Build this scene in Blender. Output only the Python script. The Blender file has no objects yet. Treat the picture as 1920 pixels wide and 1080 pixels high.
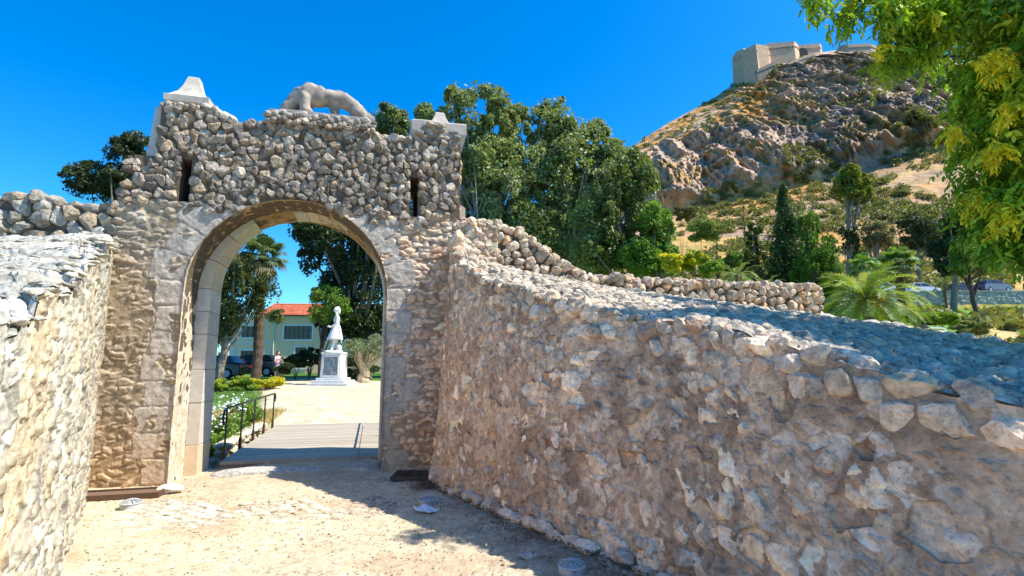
import bpy, bmesh, math, random
import numpy as np
from mathutils import Vector, Matrix
R = math.radians
sc = bpy.context.scene
C = sc.collection
# ------------------------------------------------------------------ camera, sky, sun, exposure
PITCH = math.atan(0.14); CP, SP = math.cos(PITCH), math.sin(PITCH); EYE = 1.6
cd = bpy.data.cameras.new('camera'); cam = bpy.data.objects.new('camera', cd); C.objects.link(cam)
cam.location = (0, 0, EYE); cam.rotation_euler = (R(90) + PITCH, 0, 0)
cd.lens = 18.75; cd.sensor_width = 36; cd.clip_start = 0.05; cd.clip_end = 3000
sc.camera = cam
SUN_EL = R(53.0); SUN_AZ = math.atan2(1.0, -0.10)      # azimuth clockwise from +Y
w = bpy.data.worlds.new('World'); sc.world = w; w.use_nodes = True
nt = w.node_tree; nt.nodes.clear()
sky = nt.nodes.new('ShaderNodeTexSky'); sky.sky_type = 'NISHITA'; sky.sun_disc = False
sky.sun_elevation = SUN_EL; sky.sun_rotation = SUN_AZ; sky.air_density = 1.0; sky.dust_density = 0.8; sky.ozone_density = 3.0
hs = nt.nodes.new('ShaderNodeHueSaturation'); hs.inputs['Saturation'].default_value = 1.5; hs.inputs['Hue'].default_value = 0.497
bg = nt.nodes.new('ShaderNodeBackground'); bg.inputs['Strength'].default_value = 0.122
wo = nt.nodes.new('ShaderNodeOutputWorld')
vm = nt.nodes.new('ShaderNodeVectorMath'); vm.operation = 'MULTIPLY'; vm.inputs[1].default_value = (.62, 1.04, 1.20)
nt.links.new(sky.outputs[0], hs.inputs['Color']); nt.links.new(hs.outputs[0], vm.inputs[0]); nt.links.new(vm.outputs[0], bg.inputs[0]); nt.links.new(bg.outputs[0], wo.inputs[0])
sl = bpy.data.lights.new('sun', 'SUN'); sl.energy = 4.6; sl.angle = R(0.53); sl.color = (1.0, 0.93, 0.80)
so = bpy.data.objects.new('sun', sl); C.objects.link(so)
S = Vector((math.sin(SUN_AZ) * math.cos(SUN_EL), math.cos(SUN_AZ) * math.cos(SUN_EL), math.sin(SUN_EL)))
so.rotation_euler = S.to_track_quat('Z', 'Y').to_euler(); so.location = (20, -5, 30)
sc.view_settings.view_transform = 'Standard'; sc.view_settings.look = 'None'
sc.view_settings.exposure = 0.90; sc.view_settings.gamma = 1.0; sc.view_settings.use_curve_mapping = False
sc.cycles.max_bounces = 6; sc.cycles.diffuse_bounces = 4; sc.cycles.transparent_max_bounces = 8

def at(px, py, d):
    """world point seen at photo pixel (px,py) at forward distance d"""
    v = (540 - py) / 1000.0; f = CP - SP * v
    return ((px - 960) / 1000.0 / f * d, d, EYE + (SP + CP * v) / f * d)
# ------------------------------------------------------------------ numpy noise
def _h(ix, iy, iz, seed):
    h = (ix.astype(np.int64) * 374761393 + iy.astype(np.int64) * 668265263 + iz.astype(np.int64) * 2147483647 // 7 + seed * 1274126177) & 0xFFFFFFFF
    h = ((h ^ (h >> 13)) * 1274126177) & 0xFFFFFFFF
    h = ((h ^ (h >> 16)) * 2246822519) & 0xFFFFFFFF
    return ((h ^ (h >> 15)) & 0xFFFFFF) / float(0xFFFFFF)
def noise(P, seed=0):
    P = np.asarray(P, float)
    if P.shape[-1] == 2: P = np.concatenate([P, np.zeros(P.shape[:-1] + (1,))], -1)
    i = np.floor(P); f = P - i; f = f * f * (3 - 2 * f); i = i.astype(np.int64); r = 0
    for a in (0, 1):
        wx = f[..., 0] if a else 1 - f[..., 0]
        for b in (0, 1):
            wy = f[..., 1] if b else 1 - f[..., 1]
            for c in (0, 1):
                wz = f[..., 2] if c else 1 - f[..., 2]
                r = r + wx * wy * wz * _h(i[..., 0] + a, i[..., 1] + b, i[..., 2] + c, seed)
    return r
def fbm(P, o=4, seed=0, g=0.5):
    P = np.asarray(P, float); s = 0; a = 1; t = 0
    for k in range(o):
        s = s + a * noise(P * (2 ** k), seed + k * 17); t += a; a *= g
    return s / t
def ridged(P, o=5, seed=0):
    P = np.asarray(P, float); s = 0; a = 1; t = 0
    for k in range(o):
        s = s + a * (1 - np.abs(2 * noise(P * (2.1 ** k), seed + k * 31) - 1)); t += a; a *= 0.55
    return s / t
def sst(a, b, x):
    t = np.clip((x - a) / (b - a), 0, 1); return t * t * (3 - 2 * t)
# ------------------------------------------------------------------ mesh accumulator
class Acc:
    def __init__(s): s.v = []; s.f = []; s.c = []; s.n = 0
    def add(s, v, f, col=(0.5, 0.5, 0.5)):
        v = np.asarray(v, float).reshape(-1, 3); f = np.asarray(f, np.int64)
        col = np.asarray(col, float)
        if col.ndim == 1: col = np.tile(col, (len(v), 1))
        s.v.append(v); s.f.append(f + s.n); s.c.append(col); s.n += len(v)
    def build(s, name, mat, parent=None, smooth=False, loc=None):
        V = np.concatenate(s.v); Cc = np.concatenate(s.c)
        if loc is not None: V = V - np.array(loc)
        me = bpy.data.meshes.new(name); me.vertices.add(len(V)); me.vertices.foreach_set('co', V.ravel().astype(np.float32))
        loops = np.concatenate([f.ravel() for f in s.f]); tot = np.concatenate([np.full(len(f), f.shape[1]) for f in s.f])
        st = np.concatenate([[0], np.cumsum(tot)[:-1]])
        me.loops.add(len(loops)); me.loops.foreach_set('vertex_index', loops.astype(np.int32))
        me.polygons.add(len(tot)); me.polygons.foreach_set('loop_start', st.astype(np.int32)); me.polygons.foreach_set('loop_total', tot.astype(np.int32))
        me.polygons.foreach_set('use_smooth', np.full(len(tot), smooth))
        a = me.attributes.new('col', 'FLOAT_COLOR', 'POINT')
        a.data.foreach_set('color', np.concatenate([Cc, np.ones((len(Cc), 1))], 1).ravel().astype(np.float32))
        me.update(calc_edges=True); me.validate()
        if mat: me.materials.append(mat)
        o = bpy.data.objects.new(name, me); C.objects.link(o)
        if loc is not None and parent is None: o.location = loc
        if parent: o.parent = parent
        return o
def tag(o, label=None, cat=None, group=None, kind=None):
    if label: o['label'] = label
    if cat: o['category'] = cat
    if group: o['group'] = group
    if kind: o['kind'] = kind
    return o
def thing(name, label, cat, loc=(0, 0, 0), rz=0, group=None):
    o = bpy.data.objects.new(name, None); C.objects.link(o); o.location = loc; o.rotation_euler = (0, 0, rz); o.empty_display_size = 0.2
    return tag(o, label, cat, group)
def grid_faces(ny, nx, flip=False):
    i = np.arange(ny - 1)[:, None] * nx + np.arange(nx - 1)[None, :]; i = i.ravel()
    f = np.stack([i, i + 1, i + nx + 1, i + nx], 1)
    return f[:, ::-1] if flip else f
BOXF = np.array([[0, 3, 2, 1], [4, 5, 6, 7], [0, 1, 5, 4], [1, 2, 6, 5], [2, 3, 7, 6], [3, 0, 4, 7]])
def box(acc, lo, hi, col=(.5, .5, .5), M=None):
    x0, y0, z0 = lo; x1, y1, z1 = hi
    v = np.array([[x0, y0, z0], [x1, y0, z0], [x1, y1, z0], [x0, y1, z0], [x0, y0, z1], [x1, y0, z1], [x1, y1, z1], [x0, y1, z1]], float)
    if M is not None: v = v @ np.array(M.to_3x3()).T + np.array(M.to_translation())
    acc.add(v, BOXF, col)
def bevbox(acc, lo, hi, b, col=(.5, .5, .5), fn=None):
    bm = bmesh.new(); r = bmesh.ops.create_cube(bm, size=1)
    for v in bm.verts: v.co = Vector([lo[k] + (v.co[k] + .5) * (hi[k] - lo[k]) for k in range(3)])
    bmesh.ops.bevel(bm, geom=bm.edges[:], offset=b, segments=2, affect='EDGES', profile=.6)
    addbm(acc, bm, col, fn)
def addbm(acc, bm, col=(.5, .5, .5), fn=None):
    bmesh.ops.triangulate(bm, faces=bm.faces[:]); bm.verts.index_update()
    v = np.array([x.co[:] for x in bm.verts]); f = np.array([[x.index for x in fa.verts] for fa in bm.faces])
    bm.free()
    if fn is not None: v = fn(v)
    acc.add(v, f, col)
def prism(acc, poly, fn, n0, n1, col=(.5, .5, .5)):
    """poly list of (u,z); fn(u,n,z)->xyz"""
    bm = bmesh.new()
    a = [bm.verts.new(fn(u, n0, z)) for u, z in poly]; b = [bm.verts.new(fn(u, n1, z)) for u, z in poly]
    bm.faces.new(a); bm.faces.new(b[::-1]); k = len(poly)
    for i in range(k): bm.faces.new((a[(i + 1) % k], a[i], b[i], b[(i + 1) % k]))
    bmesh.ops.recalc_face_normals(bm, faces=bm.faces[:]); addbm(acc, bm, col)
def tube(acc, pts, rad, sides=8, col=(.3, .3, .3), cap=True):
    pts = np.asarray(pts, float); n = len(pts); rad = np.broadcast_to(np.asarray(rad, float), (n,))
    T = np.gradient(pts, axis=0); T /= np.linalg.norm(T, axis=1, keepdims=True) + 1e-9
    ref = np.array([0.31, 0.17, 0.93]) if abs(T[0, 2]) < .9 else np.array([1., .1, 0])
    A = np.cross(T, ref); A /= np.linalg.norm(A, axis=1, keepdims=True) + 1e-9; B = np.cross(T, A)
    th = np.linspace(0, 2 * np.pi, sides, endpoint=False)
    V = pts[:, None] + rad[:, None, None] * (np.cos(th)[None, :, None] * A[:, None] + np.sin(th)[None, :, None] * B[:, None])
    i = np.arange(n - 1)[:, None] * sides; j = np.arange(sides)[None, :]; j2 = (j + 1) % sides
    F = np.stack([i + j, i + j2, i + sides + j2, i + sides + j], -1).reshape(-1, 4)
    V = V.reshape(-1, 3); acc.add(V, F, col)
    if cap:
        for e in (0, n - 1):
            c = np.vstack([V[e * sides:(e + 1) * sides], pts[e]]); k = np.arange(sides)
            acc.add(c, np.stack([k, (k + 1) % sides, np.full(sides, sides)], 1), col)
def lathe(acc, prof, c=(0, 0, 0), sides=24, col=(.5, .5, .5)):
    prof = np.asarray(prof, float); th = np.linspace(0, 2 * np.pi, sides, endpoint=False)
    V = np.stack([prof[:, 0, None] * np.cos(th), prof[:, 0, None] * np.sin(th), np.repeat(prof[:, 1, None], sides, 1)], -1) + np.array(c)
    n = len(prof); i = np.arange(n - 1)[:, None] * sides; j = np.arange(sides)[None, :]; j2 = (j + 1) % sides
    acc.add(V.reshape(-1, 3), np.stack([i + j, i + j2, i + sides + j2, i + sides + j], -1).reshape(-1, 4), col)
# ------------------------------------------------------------------ materials
def newmat(name):
    m = bpy.data.materials.new(name); m.use_nodes = True; n = m.node_tree; n.nodes.clear()
    return m, n, (lambda t: n.nodes.new(t)), (lambda a, b: n.links.new(a, b))
def vmat(name, rough=0.9, scale=14.0, var=0.35, bump=0.5, dist=0.01, spec=0.2, tint=(1, 1, 1), fine=90.0, speck=0.0, metal=0.0, leaf=0.0, stretch=(1, 1, 1)):
    """surface whose base colour is the mesh's own 'col' attribute, broken up by noise"""
    m, n, N, L = newmat(name)
    at_ = N('ShaderNodeAttribute'); at_.attribute_name = 'col'
    tc = N('ShaderNodeTexCoord'); mp = N('ShaderNodeMapping'); mp.inputs['Scale'].default_value = stretch; L(tc.outputs['Object'], mp.inputs[0])
    n1 = N('ShaderNodeTexNoise'); n1.inputs['Scale'].default_value = scale; n1.inputs['Detail'].default_value = 6; n1.inputs['Roughness'].default_value = .65; L(mp.outputs[0], n1.inputs['Vector'])
    r1 = N('ShaderNodeMapRange'); r1.inputs['From Min'].default_value = .3; r1.inputs['From Max'].default_value = .7
    r1.inputs['To Min'].default_value = 1 - var; r1.inputs['To Max'].default_value = 1 + var; L(n1.outputs['Fac'], r1.inputs['Value'])
    mx = N('ShaderNodeVectorMath'); mx.operation = 'SCALE'; L(at_.outputs['Color'], mx.inputs[0]); L(r1.outputs[0], mx.inputs['Scale'])
    mt = N('ShaderNodeVectorMath'); mt.operation = 'MULTIPLY'; mt.inputs[1].default_value = tint; L(mx.outputs[0], mt.inputs[0])
    colo = mt.outputs[0]
    if speck > 0:
        v = N('ShaderNodeTexNoise'); v.inputs['Scale'].default_value = fine * .7; v.inputs['Detail'].default_value = 3; L(mp.outputs[0], v.inputs['Vector'])
        rr = N('ShaderNodeMapRange'); rr.inputs['From Min'].default_value = .57; rr.inputs['From Max'].default_value = .66
        rr.inputs['To Min'].default_value = 1; rr.inputs['To Max'].default_value = 1 - speck; L(v.outputs['Fac'], rr.inputs['Value'])
        m2 = N('ShaderNodeVectorMath'); m2.operation = 'SCALE'; L(colo, m2.inputs[0]); L(rr.outputs[0], m2.inputs['Scale']); colo = m2.outputs[0]
    p = N('ShaderNodeBsdfPrincipled'); p.inputs['Roughness'].default_value = rough; p.inputs['Specular IOR Level'].default_value = spec; p.inputs['Metallic'].default_value = metal
    L(colo, p.inputs['Base Color']); o = N('ShaderNodeOutputMaterial')
    if bump > 0:
        n2 = N('ShaderNodeTexNoise'); n2.inputs['Scale'].default_value = fine; n2.inputs['Detail'].default_value = 5; n2.inputs['Roughness'].default_value = .7; L(mp.outputs[0], n2.inputs['Vector'])
        ad = N('ShaderNodeMath'); ad.operation = 'MULTIPLY_ADD'; ad.inputs[1].default_value = 0.35; L(n2.outputs['Fac'], ad.inputs[0]); L(n1.outputs['Fac'], ad.inputs[2])
        b = N('ShaderNodeBump'); b.inputs['Strength'].default_value = bump; b.inputs['Distance'].default_value = dist; L(ad.outputs[0], b.inputs['Height']); L(b.outputs[0], p.inputs['Normal'])
    if leaf > 0:
        tr = N('ShaderNodeBsdfTranslucent'); m3 = N('ShaderNodeVectorMath'); m3.operation = 'MULTIPLY'; m3.inputs[1].default_value = (1.5, 1.5, .5); L(colo, m3.inputs[0]); L(m3.outputs[0], tr.inputs[0])
        ms = N('ShaderNodeMixShader'); ms.inputs[0].default_value = leaf; L(p.outputs[0], ms.inputs[1]); L(tr.outputs[0], ms.inputs[2]); L(ms.outputs[0], o.inputs[0])
    else: L(p.outputs[0], o.inputs[0])
    return m
M_rub = vmat('dry_rubble_stone', .92, 18, .42, 1.0, .015, fine=70, speck=.3, spec=.04)
M_mas = vmat('mortared_masonry', .93, 16, .30, 1.0, .012, fine=60, speck=.22, spec=.04)
M_dress = vmat('dressed_limestone', .8, 6, .14, .5, .004, fine=60, speck=.2)
M_white = vmat('pale_marble', .7, 9, .16, .4, .004, fine=50, speck=.15)
M_grav = vmat('gravel_soil', .95, 9, .16, .8, .008, fine=110, speck=.35)
M_terr = vmat('park_ground', .95, 3, .25, .7, .03, fine=22, speck=.25)
M_hill = vmat('rocky_hillside', .95, .25, .4, 1.0, .9, fine=1.1, speck=.3)
M_fort = vmat('fortress_stone', .9, .5, .15, .5, .25, fine=3.0)
M_leaf = vmat('foliage', .55, 3, .25, 0, .01, spec=.3, leaf=.25)
M_bark = vmat('bark', .9, 6, .4, .9, .02, fine=30)
M_wood = vmat('weathered_planks', .8, 5, .2, .5, .004, fine=60, stretch=(1, 6, 1))
M_iron = vmat('dark_iron', .5, 8, .3, .3, .002, spec=.5)
M_paint = vmat('painted_plaster', .8, 1.5, .08, .2, .004, fine=20)
M_tile = vmat('roof_tile', .8, 3, .25, .5, .02, fine=15)
M_glass = vmat('dark_glass', .12, 1, .1, 0, spec=.6)
M_car = vmat('car_paint', .25, 1, .02, 0, spec=.6)
M_cloth = vmat('cloth', .9, 20, .1, .3, .003)
M_rubber = vmat('rubber', .8, 10, .1, 0)
# ------------------------------------------------------------------ masonry
def pal(r, P):
    """r (N,) in 0..1 -> colours from palette rows"""
    P = np.asarray(P, float); k = np.minimum((r * len(P)).astype(int), len(P) - 1); return P[k]
def vor(P, seed, jit=.85):
    N = P.shape[:-1]; c = np.floor(P).astype(np.int64); z = np.zeros(N, np.int64)
    best = np.full(N, 1e9); bx = np.zeros(N); by = np.zeros(N); bi = np.zeros(N, np.int64); bj = np.zeros(N, np.int64)
    def cen(i, j): return i + .5 + jit * (_h(i, j, z, seed) - .5), j + .5 + jit * (_h(i, j, z, seed + 5) - .5)
    for a in (-1, 0, 1):
        for b in (-1, 0, 1):
            i = c[..., 0] + a; j = c[..., 1] + b; x, y = cen(i, j)
            d = (x - P[..., 0]) ** 2 + (y - P[..., 1]) ** 2; k = d < best
            best = np.where(k, d, best); bx = np.where(k, x, bx); by = np.where(k, y, by); bi = np.where(k, i, bi); bj = np.where(k, j, bj)
    bd = np.full(N, 9.)
    for a in (-2, -1, 0, 1, 2):
        for b in (-2, -1, 0, 1, 2):
            if a == 0 and b == 0: continue
            x, y = cen(bi + a, bj + b); dx = x - bx; dy = y - by; l = np.sqrt(dx * dx + dy * dy) + 1e-9
            bd = np.minimum(bd, ((bx + x) / 2 - P[..., 0]) * dx / l + ((by + y) / 2 - P[..., 1]) * dy / l)
    rnd = [_h(bi, bj, z, seed + 100 + k) for k in range(6)]
    return bd, rnd, P[..., 0] - bx, P[..., 1] - by
def masonry(Sx, size, relief, palette, mortar, seed, tilt=.5, depth=.5, cover=.25, warp=.25, edge=.10, rough=.3, courses=0):
    """Sx (...,2) metres -> height (m), colour"""
    wv = np.stack([fbm(Sx * 3.1 / max(size[0], .1) * .25, 3, seed), fbm(Sx * 3.1 / max(size[0], .1) * .25 + 31.7, 3, seed + 3)], -1) - .5
    wf = np.stack([fbm(Sx * 22, 2, seed + 8), fbm(Sx * 22 + 9.1, 2, seed + 9)], -1) - .5
    P = Sx / np.array(size) + wv * warp * 4 + wf * .22
    bd, r, ox, oy = vor(P, seed, .85 if not courses else .45)
    hs_ = (r[0] - .5) * .7 + tilt * ((r[1] - .5) * ox + (r[2] - .5) * oy) * 2 + sst(0, edge * 3, bd) * depth - .35 * depth
    hs_ = hs_ + rough * (fbm(Sx * 16, 4, seed + 20) - .5)
    hm = (cover - .5) + .5 * (fbm(Sx * 2.3, 3, seed + 40) - .5) * 1.2 + .3 * (fbm(Sx * 13, 4, seed + 50) - .5)
    bare = sst(-.03, .06, hs_ - hm)
    h = np.maximum(hs_, hm) * relief
    cs = pal(r[3], palette) * (.8 + .4 * r[4])[..., None]
    cs = cs * (.72 + .56 * fbm(Sx * 9, 4, seed + 60))[..., None]
    cm = np.array(mortar) * (.7 + .6 * fbm(Sx * 5, 4, seed + 70))[..., None]
    col = cs * bare[..., None] + cm * (1 - bare[..., None])
    return h, col
def sheet(name, P, Sx, mat, parent, kw, post=None, flip=False, nrm=None):
    ny, nx = P.shape[:2]
    du = np.gradient(P, axis=1); dv = np.gradient(P, axis=0); n = np.cross(du, dv); n /= np.linalg.norm(n, axis=-1, keepdims=True) + 1e-9
    if flip: n = -n
    h, col = masonry(Sx, **kw)
    if post: h, col = post(h, col, Sx, P)
    V = P + n * h[..., None]; global LAST; LAST = V[-1].copy()
    a = Acc(); a.add(V.reshape(-1, 3), grid_faces(ny, nx, flip), np.clip(col, .01, .92).reshape(-1, 3))
    return a.build(name, mat, parent, smooth=True)
def rubble(acc, u0, u1, z0, z1, sp, inside, F, D, seed, palette, clip=None, fill=.94):
    rg = np.random.default_rng(seed); sx, sz = sp
    us = np.arange(u0 - sx, u1 + sx, sx); zs = np.arange(z0 - sz, z1 + sz, sz); pts = []
    for k, z in enumerate(zs):
        for u in us: pts.append((u + (k % 2) * sx / 2 + rg.uniform(-.36, .36) * sx, z + rg.uniform(-.33, .33) * sz))
    pts = np.array(pts); keep = rg.random(len(pts)) > .16; extra = pts[rg.random(len(pts)) > .80] + np.array([sx * .5, sz * .1]); pts = np.vstack([pts[keep], extra])
    dd = np.hypot(pts[:, None, 0] - pts[None, :, 0], (pts[:, None, 1] - pts[None, :, 1]) * sx / sz) + np.tri(len(pts))[::-1, ::-1].T * 0; bad = ((dd < .42 * sx) & (np.tri(len(pts), k=-1) > 0)).any(1); pts = pts[~bad]
    ins = np.array([bool(inside(u, z)) for u, z in pts])
    K = 20; th = np.linspace(0, 2 * np.pi, K, endpoint=False); dirs = np.stack([np.cos(th), np.sin(th)], 1)
    ph = np.radians([-60, -25, 0, 22, 42, 60, 76]); 
    for i in np.nonzero(ins)[0]:
        c = pts[i]; d = pts - c; q = (np.abs(d[:, 0]) < 3 * sx) & (np.abs(d[:, 1]) < 3 * sz); q[i] = False; d = d[q]
        dot = d @ dirs.T; Rr = np.where(dot > 1e-6, (d ** 2).sum(1)[:, None] / (2 * np.maximum(dot, 1e-6)), 9).min(0)
        Rr = np.minimum(Rr, .95 * max(sx, sz) * rg.uniform(.9, 1.2)); Rr = np.minimum(Rr, 1.35 * Rr.mean())
        if clip: Rr = np.minimum(Rr, clip(c[0], c[1], dirs))
        Rr = (.76 * Rr + .12 * np.roll(Rr, 1) + .12 * np.roll(Rr, -1)) * fill * (1 + rg.uniform(-.05, .05, K)); Dd = D * rg.uniform(.75, 1.3)
        r = Rr[None] * (np.cos(ph)[:, None] ** .38); y = np.sign(np.sin(ph)) * np.abs(np.sin(ph)) ** .9 * Dd
        X = r * dirs[None, :, 0]; Z = r * dirs[None, :, 1]; Y = np.repeat(y[:, None], K, 1)
        L = np.stack([X, Y, Z], -1).reshape(-1, 3); L = np.vstack([L, [0, Dd, 0]])
        mR = Rr.mean()
        for k in range(10):
            n = np.array([rg.normal() * .28, 1., rg.normal() * .28]) if k == 0 else np.array([rg.normal(), abs(rg.normal()) * .7 + .2, rg.normal()]); n /= np.linalg.norm(n)
            sup = (L @ n).max() * (rg.uniform(.5, .72) if k == 0 else rg.uniform(.62, .92)); e = L @ n - sup; L = L - np.maximum(e, 0)[:, None] * n
        ns = noise(L * (9 / max(mR * 4, .3)) + i * 3.7, seed) - .5; L = L * (1 + .22 * ns)[:, None]; L = L + ((fbm(L * 38 + i, 2, seed + 7) - .5) * .016)[:, None]
        V = F(c[0] + L[:, 0], -L[:, 1], c[1] + L[:, 2])
        rr = len(ph); f4 = []
        ii = np.arange(rr - 1)[:, None] * K; j = np.arange(K)[None]; j2 = (j + 1) % K
        f4 = np.stack([ii + j, ii + j2, ii + K + j2, ii + K + j], -1).reshape(-1, 4)
        t = (rr - 1) * K; jj = np.arange(K); f3 = np.stack([t + jj, t + (jj + 1) % K, np.full(K, rr * K)], 1)
        col = np.array(palette[rg.integers(len(palette))]) * rg.uniform(.66, 1.28)
        cv = col * (.82 + .36 * noise(L * 14 + i, seed + 2))[:, None]
        acc.add(V, f4[:, ::-1], cv); acc.f.append(f3[:, ::-1] + acc.n - len(V))
_ico = {}
def ico(s):
    if s not in _ico:
        bm = bmesh.new(); bmesh.ops.create_icosphere(bm, subdivisions=s, radius=1)
        _ico[s] = (np.array([v.co[:] for v in bm.verts]), np.array([[v.index for v in f.verts] for f in bm.faces])); bm.free()
    return _ico[s]
def rock(acc, c, size, seed, col, sub=3, rz=0, cuts=7, tilt=(0, 0)):
    rg = np.random.default_rng(seed); V, Fa = ico(sub); V = V.copy()
    for k in range(cuts):
        n = rg.normal(size=3); n /= np.linalg.norm(n); e = V @ n - rg.uniform(.55, .88); V = V - np.maximum(e, 0)[:, None] * n
    V = V * (1 + .22 * (fbm(V * 1.7 + seed, 4, seed) - .5))[:, None]
    V = V * np.array(size); Rm = np.array(Matrix.Rotation(rz, 3, 'Z') @ Matrix.Rotation(tilt[0], 3, 'X') @ Matrix.Rotation(tilt[1], 3, 'Y'))
    cv = np.array(col) * (.8 + .4 * fbm(V * 8 + seed, 3, 5))[:, None]
    acc.add(V @ Rm.T + np.array(c), Fa, cv)
GREY = [(.33, .27, .215), (.40, .34, .275), (.27, .225, .185), (.48, .41, .33), (.36, .275, .19), (.31, .26, .215), (.43, .34, .24), (.21, .175, .145)]
CREAM = [(.60, .49, .37), (.66, .55, .42), (.52, .42, .32), (.62, .46, .32), (.48, .39, .31), (.56, .35, .21)]
PINK = [(.74, .50, .35), (.80, .58, .42), (.64, .44, .31), (.86, .64, .47), (.64, .48, .36), (.46, .29, .20), (.72, .53, .39), (.78, .52, .33)]
# ------------------------------------------------------------------ gate frame
PHI = R(14.5); cF, sF = math.cos(PHI), math.sin(PHI)
def G(u, n, z):
    u = np.asarray(u, float); n = np.asarray(n, float); z = np.asarray(z, float)
    return np.stack(np.broadcast_arrays(-1.89 + cF * u - sF * n, 8.0 + sF * u + cF * n, z), -1)
AC, AR, AZ = -1.37, 1.37, 2.62      # arch centre u, outer radius, springing height
gate = thing('stone_gate', 'tall rubble stone gateway with round arch and two loophole slits', 'gate', tuple(G(AC, .6, 0)))
def GP(o):
    o.parent = gate; o.matrix_parent_inverse = Matrix.Translation(gate.location).inverted(); return o
def build(acc, name, mat, root, smooth=False, parent=None):
    o = acc.build(name, mat, None, smooth)
    p = parent or root; o.parent = p
    bpy.context.view_layer.update() if False else None
    l = Matrix.LocRotScale(root.location, root.rotation_euler, None)
    if parent is None: o.matrix_parent_inverse = l.inverted()
    return o
TH = 1.30
slits = [(-2.93, -2.79, 3.80, 4.50), (.30, .43, 3.80, 4.52)]
# core (dark mortar body)
MC = (.15, .115, .085)
a = Acc()
arcL = [(AC - AR * math.cos(t), AZ + AR * math.sin(t)) for t in np.linspace(0, math.pi / 2, 14)]
arcR = [(AC + AR * math.cos(t), AZ + AR * math.sin(t)) for t in np.linspace(math.pi / 2, 0, 14)]
f0 = .055
def pr(poly, n0=f0, n1=TH, col=MC): prism(a, poly, lambda u, n, z: tuple(G(u, n, z)), n0, n1, col)
zt = 5.14
pr([(-3.60, -.3)] + [(-2.75, -.3)] + arcL[:1] + [p for p in arcL if p[1] < 3.8][1:] + [(AC - math.sqrt(AR ** 2 - (3.8 - AZ) ** 2), 3.8), (-3.60, 3.8)])
pr([(0, -.3), (1.70, -.3), (1.70, 3.8)] + [(AC + math.sqrt(AR ** 2 - (3.8 - AZ) ** 2), 3.8)] + [p for p in arcR if p[1] < 3.8])
pr([(AC - math.sqrt(AR ** 2 - (3.8 - AZ) ** 2), 3.8)] + [p for p in arcL if p[1] > 3.8] + [p for p in arcR[1:] if p[1] > 3.8] + [(AC + math.sqrt(AR ** 2 - (3.8 - AZ) ** 2), 3.8), (.30, 3.8), (.30, 4.52), (-2.79, 4.50), (-2.79, 3.8)])
pr([(-3.52, 3.8), (-2.93, 3.8), (-2.93, 4.5), (-3.52, 4.5)]); pr([(.43, 3.8), (1.10, 3.8), (1.10, 4.52), (.43, 4.52)])
pr([(-3.24, 4.5), (-2.79, 4.5), (.30, 4.52), (1.10, 4.52), (1.10, zt + .05), (.45, zt + .05), (.3, zt - .02), (-2.2, zt - .05), (-2.45, zt + .04), (-3.24, zt + .18)])
build(a, 'wall_core', M_mas, gate)
# smooth rendered corner strip on the left edge and the stair-back buttress on the right edge
a = Acc()
prism(a, [(-3.40, 4.42), (-3.245, 4.42), (-3.245, 5.25), (-3.33, 5.27)], lambda u, n, z: tuple(G(u, n, z)), .10, 1.0, (.50, .47, .43))
build(a, 'corner_render', M_dress, gate); a = Acc(); prism(a, [(1.102, 4.15), (1.18, 4.15), (1.16, 4.5), (1.102, 4.5)], lambda u, n, z: tuple(G(u, n, z)), .5, 1.1, (.50, .43, .38))
build(a, 'buttress', M_dress, gate); a = Acc(); prism(a, [(1.102, 3.9), (1.22, 3.95), (1.22, 4.13), (1.102, 4.2)], lambda u, n, z: tuple(G(u, n, z)), .25, .9, (.50, .40, .33))
build(a, 'buttress', M_dress, gate)
# dry rubble facing of the upper storey
def topz(u):
    return np.interp(u, [-3.55, -3.25, -3.24, -2.85, -2.55, -2.35, -1.9, -.6, .2, .45, 1.1], [4.45, 4.5, 5.33, 5.36, 5.32, 5.24, 5.25, 5.25, 5.24, 5.3, 5.3])
def ins(u, z):
    if u < -3.58 or u > 1.06: return False
    if u < -3.24 and z > 4.42: return False
    if z > topz(u) - .07: return False
    r = math.hypot(u - AC, z - AZ)
    lim = 3.72 if (u < -2.2 or u > -.5) else 3.0
    if z < lim or r < AR + .055: return False
    for s in slits:
        if s[0] - .015 < u < s[1] + .015 and s[2] - .03 < z < s[3] + .03: return False
    return True
def clip_g(cu, cz, dirs):
    r = np.full(len(dirs), 9.)
    for s in slits:
        if s[2] - .12 < cz < s[3] + .12:
            if cu < s[0]: k = dirs[:, 0] > .05; r[k] = np.minimum(r[k], (s[0] - cu) / dirs[k, 0])
            if cu > s[1]: k = dirs[:, 0] < -.05; r[k] = np.minimum(r[k], (s[1] - cu) / dirs[k, 0])
    # stay off the arch
    for t in (.04, .08, .12, .16, .2):
        q = np.hypot(cu + dirs[:, 0] * t - AC, cz + dirs[:, 1] * t - AZ) < AR + .01
        r[q] = np.minimum(r[q], t)
    if cu > .8: k = dirs[:, 0] > .05; r[k] = np.minimum(r[k], (1.13 - cu) / dirs[k, 0])
    return np.maximum(r, .03)
a = Acc(); rubble(a, -3.6, 1.1, 3.0, 5.5, (.150, .106), ins, lambda u, n, z: G(u, n + .05, z), .085, 11, GREY, clip_g, 1.20)
build(a, 'rubble_facing', M_rub, gate)
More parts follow.
